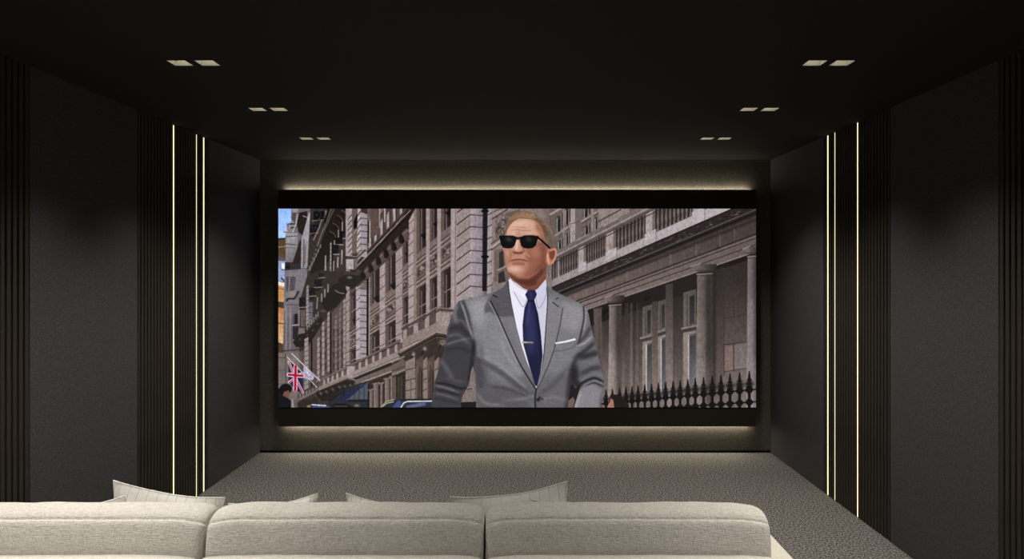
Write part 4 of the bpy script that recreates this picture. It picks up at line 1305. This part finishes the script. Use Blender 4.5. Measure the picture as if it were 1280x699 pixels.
xl, xr = wx(348), wx(945)
zt, zb = wz(237), wz(533.5)
st = tag(empty('cinema_screen', (0, YB, 0)), 'wide cinema screen showing a man in a grey suit on a street', 'screen')
link('surround', boxmesh(xl, xr, YS - YB, YS - YB + .152, zb, zt, bevel=.004, seg=2), M_SURROUND, st)
for x in (-1.5, -.07, 1.36):
    link('wall_bracket', boxmesh(x - .12, x + .12, YS - YB + .151, 0, .75, 2.0), M_GAP, st)
xl, xr, zt2, zb2 = wx(348, YP), wx(945, YP), wz(261, YP), wz(509.5, YP)
bm = bmesh.new()
uvl = bm.loops.layers.uv.new('UVMap')
yf, yb_ = YP - YB, YS - YB - .0005
v = [bm.verts.new(p) for p in ((xl, yf, zb2), (xr, yf, zb2), (xr, yf, zt2), (xl, yf, zt2), (xl, yb_, zb2), (xr, yb_, zb2), (xr, yb_, zt2), (xl, yb_, zt2))]
f = bm.faces.new(v[:4])
for lp, uv in zip(f.loops, ((0, 0), (1, 0), (1, 1), (0, 1))):
    lp[uvl].uv = uv
for q in ((0, 4, 5, 1), (1, 5, 6, 2), (2, 6, 7, 3), (3, 7, 4, 0), (7, 6, 5, 4)):
    f2 = bm.faces.new([v[k] for k in q])
    f2.material_index = 1
pic = link('picture', bm, M_PICTURE, st)
pic.data.materials.append(M_GAP)
tag(pic, 'bright film picture of a man in sunglasses walking past stone facades')

def cove(name, z0, z1, y, label):
    t = tag(empty(name, (0, y, z0)), label, 'light strip', 'cove light strips behind the screen')
    a, b = wx(356, y), wx(937, y)
    up = z1 > z0
    link('channel', boxmesh(a, b, -.008, .008, 0, (z1 - z0) * .4), M_CHANNEL, t)
    link('diffuser', boxmesh(a + .004, b - .004, -.0075, .0075, (z1 - z0) * .4, (z1 - z0)), M_COVE if up else M_COVE_LOW, t)
    return t
cove('light_strip', zt, zt + .006, YS + .141, 'hidden horizontal light strip glowing along the top edge of the screen')
cove('light_strip', zb, zb - .006, YS + .141, 'hidden horizontal light strip glowing along the bottom edge of the screen')

# ---------------------------------------------------------------- sofa seen from behind
def wob(x, y, z, amp, f):
    return amp * noise.noise(Vector((x * f, y * f, z * f)))

def loft(profile, x0, x1, r, nx=40, amp=.003, seed=0.0, freq=7.0, droop=0.0):
    """a cushion: a closed (y, z) outline swept along x, its ends rounded by r and filled"""
    cy = sum(p[0] for p in profile) / len(profile)
    cz = sum(p[1] for p in profile) / len(profile)
    hy = (max(p[0] for p in profile) - min(p[0] for p in profile)) / 2
    hz = (max(p[1] for p in profile) - min(p[1] for p in profile)) / 2
    st = []
    for k in range(7):
        t = math.pi / 2 * k / 6
        st.append((r * (1 - math.sin(t)) , r * (1 - math.cos(t))))
    ends = sorted([(q[1], q[0]) for q in st])           # (distance from the end, inset)
    xs = [(x0 + d, i) for d, i in ends]
    n = nx
    for k in range(1, n):
        xs.append((x0 + r + (x1 - x0 - 2 * r) * k / n, 0.0))
    xs += [(x1 - d, i) for d, i in reversed(ends)]
    bm = bmesh.new()
    rings = []
    for x, ins in xs:
        ring = []
        e = min(x - x0, x1 - x)
        dr = droop * math.exp(-(e / .06) ** 2)
        for y, z in profile:
            yy = cy + (y - cy) * (1 - ins / hy)
            zz = cz + (z - cz) * (1 - ins / hz)
            d = wob(x + seed, yy, zz, amp, freq) + wob(x + seed + 9, yy, zz, amp * .5, freq * 2.7)
            k = Vector((y - cy, z - cz))
            k.normalize()
            ring.append(bm.verts.new((x, yy + k.x * d, zz + k.y * d - dr * (z > cz))))
        rings.append(ring)
    m = len(profile)
    for a, b in zip(rings, rings[1:]):
        for k in range(m):
            bm.faces.new([a[k], a[(k + 1) % m], b[(k + 1) % m], b[k]])
    bm.faces.new(rings[0])
    bm.faces.new(list(reversed(rings[-1])))
    return bm

def densify(p, n=3):
    out = []
    for i in range(len(p)):
        a, b = p[i], p[(i + 1) % len(p)]
        for k in range(n):
            t = k / n
            out.append((a[0] + (b[0] - a[0]) * t, a[1] + (b[1] - a[1]) * t))
    return out

SX = -0.58
sofa = tag(empty('sofa', (SX, 2.66, 0)), 'long oatmeal linen three-seat sofa seen from behind, facing the screen', 'sofa')
def S(name, bm, mat, smooth=True):
    for v in bm.verts:
        v.co.x -= SX
        v.co.y -= 2.66
    return link(name, bm, mat, sofa, smooth)

GAPS = [-1.985, -1.039, -0.125, 0.812]
# boxed back cushions: a near face, a piped seam and a crowned top band
prof = densify([(2.345, .56), (2.327, .66), (2.322, .73), (2.328, .79), (2.338, .826)], 1)
seam = [(2.345, .8385), (2.352, .8425), (2.3535, .8385), (2.357, .8395), (2.3575, .8455), (2.362, .8515)]
rest = [(2.378, .8600), (2.400, .8655), (2.425, .868), (2.450, .866), (2.475, .860), (2.494, .848), (2.505, .828), (2.512, .78), (2.515, .70), (2.512, .62), (2.505, .56), (2.46, .53), (2.40, .53)]
profile = prof + seam + rest
for k in range(3):
    S('back_cushion', loft(profile, GAPS[k] + .004, GAPS[k + 1] - .004, .030, 46, .0035, 3.1 * k, 8.0, .012), M_SOFA)
# padded back panels, lower and nearer
bprof = [(2.300, .10), (2.145, .10), (2.140, .40), (2.142, .67), (2.150, .715), (2.175, .737), (2.22, .745), (2.28, .747), (2.310, .744), (2.318, .72), (2.318, .50), (2.316, .30)]
for k in range(3):
    S('back_panel', loft(densify(bprof, 2), GAPS[k] + .003, GAPS[k + 1] - .003, .022, 24, .002, 5.7 * k + 2, 6.0, .008), M_SOFA)
# base, seats, arms, feet
S('base', boxmesh(-1.99, .82, 2.31, 3.12, .08, .27, bevel=.015), M_SOFA)
sprof = densify([(2.50, .30), (2.51, .37), (2.53, .385), (2.70, .392), (2.95, .392), (3.10, .385), (3.14, .37), (3.15, .36), (3.14, .29), (3.10, .272), (2.53, .272)], 2)
for k in range(3):
    S('seat_cushion', loft(sprof, GAPS[k] + .004, GAPS[k + 1] - .004, .03, 20, .003, 7.7 * k + 1, 6.0), M_SOFA)
for a, b in ((-2.145, -1.995), (.825, .976)):
    S('armrest', boxmesh(a, b, 2.145, 3.13, .08, .62, bevel=.012, seg=3), M_ARM)
for x in (-2.07, -.58, .90):
    for y in (2.20, 3.06):
        S('foot', boxmesh(x - .03, x + .03, y - .03, y + .03, 0, .08, bevel=.006), M_FOOT)

# ---------------------------------------------------------------- scatter cushions leaning on the far side of the back cushions
def pillow_mesh(a, thick, c, seed):
    n = 22
    bm = bmesh.new()
    g = {}
    for s in (1, -1):
        for i in range(n + 1):
            for j in range(n + 1):
                u, v = -1 + 2 * i / n, -1 + 2 * j / n
                edge = i in (0, n) or j in (0, n)
                x = a * u * (1 - c * (1 - v * v) * abs(u) ** 1.5)
                z = a * v * (1 - c * (1 - u * u) * abs(v) ** 1.5)
                h = thick * max(0, (1 - u ** 4)) ** .75 * max(0, (1 - v ** 4)) ** .75
                h *= .55 + .45 * (1 - .5 * (u * u + v * v))
                h += 0 if edge else wob(x + seed, z, s, .010, 9) * (1 - max(abs(u), abs(v)) ** 4)
                w = wob(x * 1.0 + seed, z, 4, .010, 6)
                g[s, i, j] = bm.verts.new((x, s * h + w, z))
    for s in (1, -1):
        for i in range(n):
            for j in range(n):
                q = [g[s, i, j], g[s, i + 1, j], g[s, i + 1, j + 1], g[s, i, j + 1]]
                bm.faces.new(q if s < 0 else q[::-1])
    return bm

def hem_mesh(a, c, seed, r=.0025):
    """the stitched edge: a thin cord round the outline"""
    pts = []
    n = 20
    for side in range(4):
        for k in range(n):
            t = -1 + 2 * k / n
            u, v = ((t, -1), (1, t), (-t, 1), (-1, -t))[side]
            x = a * u * (1 - c * (1 - v * v) * abs(u) ** 1.5)
            z = a * v * (1 - c * (1 - u * u) * abs(v) ** 1.5)
            pts.append(Vector((x, wob(x + seed, z, 4, .010, 6), z)))
    bm = bmesh.new()
    rings = []
    m = len(pts)
    for k, p in enumerate(pts):
        tg = (pts[(k + 1) % m] - pts[k - 1]).normalized()
        nb = Vector((0, 1, 0))
        nn = tg.cross(nb).normalized()
        rings.append([bm.verts.new(p + nn * r * math.cos(q * math.pi / 3) + nb * r * math.sin(q * math.pi / 3)) for q in range(6)])
    for k in range(m):
        p, q = rings[k], rings[(k + 1) % m]
        for w in range(6):
            bm.faces.new([p[w], p[(w + 1) % 6], q[(w + 1) % 6], q[w]])
    return bm

def pillow(px, py, Y, size, roll, lean, corner, label, seed, thick=.06, yaw=0.0, c=.10):
    """placed so that its named upper corner lies at a point (taken from the photograph) Y metres away"""
    a = size / 2
    t = tag(empty('throw_pillow', (0, 0, 0)), label, 'pillow', 'off-white throw pillows on the sofa')
    rot = Matrix.Rotation(R(yaw), 4, 'Z') @ Matrix.Rotation(R(lean), 4, 'X') @ Matrix.Rotation(R(roll), 4, 'Y')
    cx = a if corner == 'right' else -a
    loc = Vector((wx(px, Y), Y, wz(py, Y))) - (rot @ Vector((cx, 0, a)))
    t.matrix_world = Matrix.Translation(loc) @ rot
    link('cover', pillow_mesh(a, thick, c, seed), M_PILLOW, t, True)
    link('hem', hem_mesh(a, c, seed), M_PILLOW, t, True)
    return t

# lean: positive X rotation tips the top towards the camera
pillow(143, 600, 2.625, .41, 9.0, 1, 'left', 'large white ribbed throw pillow at the left end, tall corner pointing up', 1.3, thick=.042)
pillow(156.5, 620, 2.543, .34, -8, 1, 'right', 'white throw pillow whose flat corner just shows left of the tall white one', 2.9, thick=.018)
pillow(397.5, 616.5, 2.61, .33, -7, 1, 'right', 'pale throw pillow showing only its right-hand tip above the middle cushion', 4.4, c=.14)
pillow(433, 616.5, 2.61, .33, 7, 1, 'left', 'pale throw pillow showing only its left-hand tip above the middle cushion', 6.1, c=.14)
pillow(708.5, 602, 2.63, .428, -7.5, 1, 'right', 'large grey-white ribbed throw pillow above the seam of the right cushions', 7.8, c=.11, thick=.042)
pillow(664, 624.5, 2.543, .34, 3, 1, 'left', 'thin pale throw pillow just showing in front of the large grey-white one', 9.5, thick=.018)
bpy.context.view_layer.update()
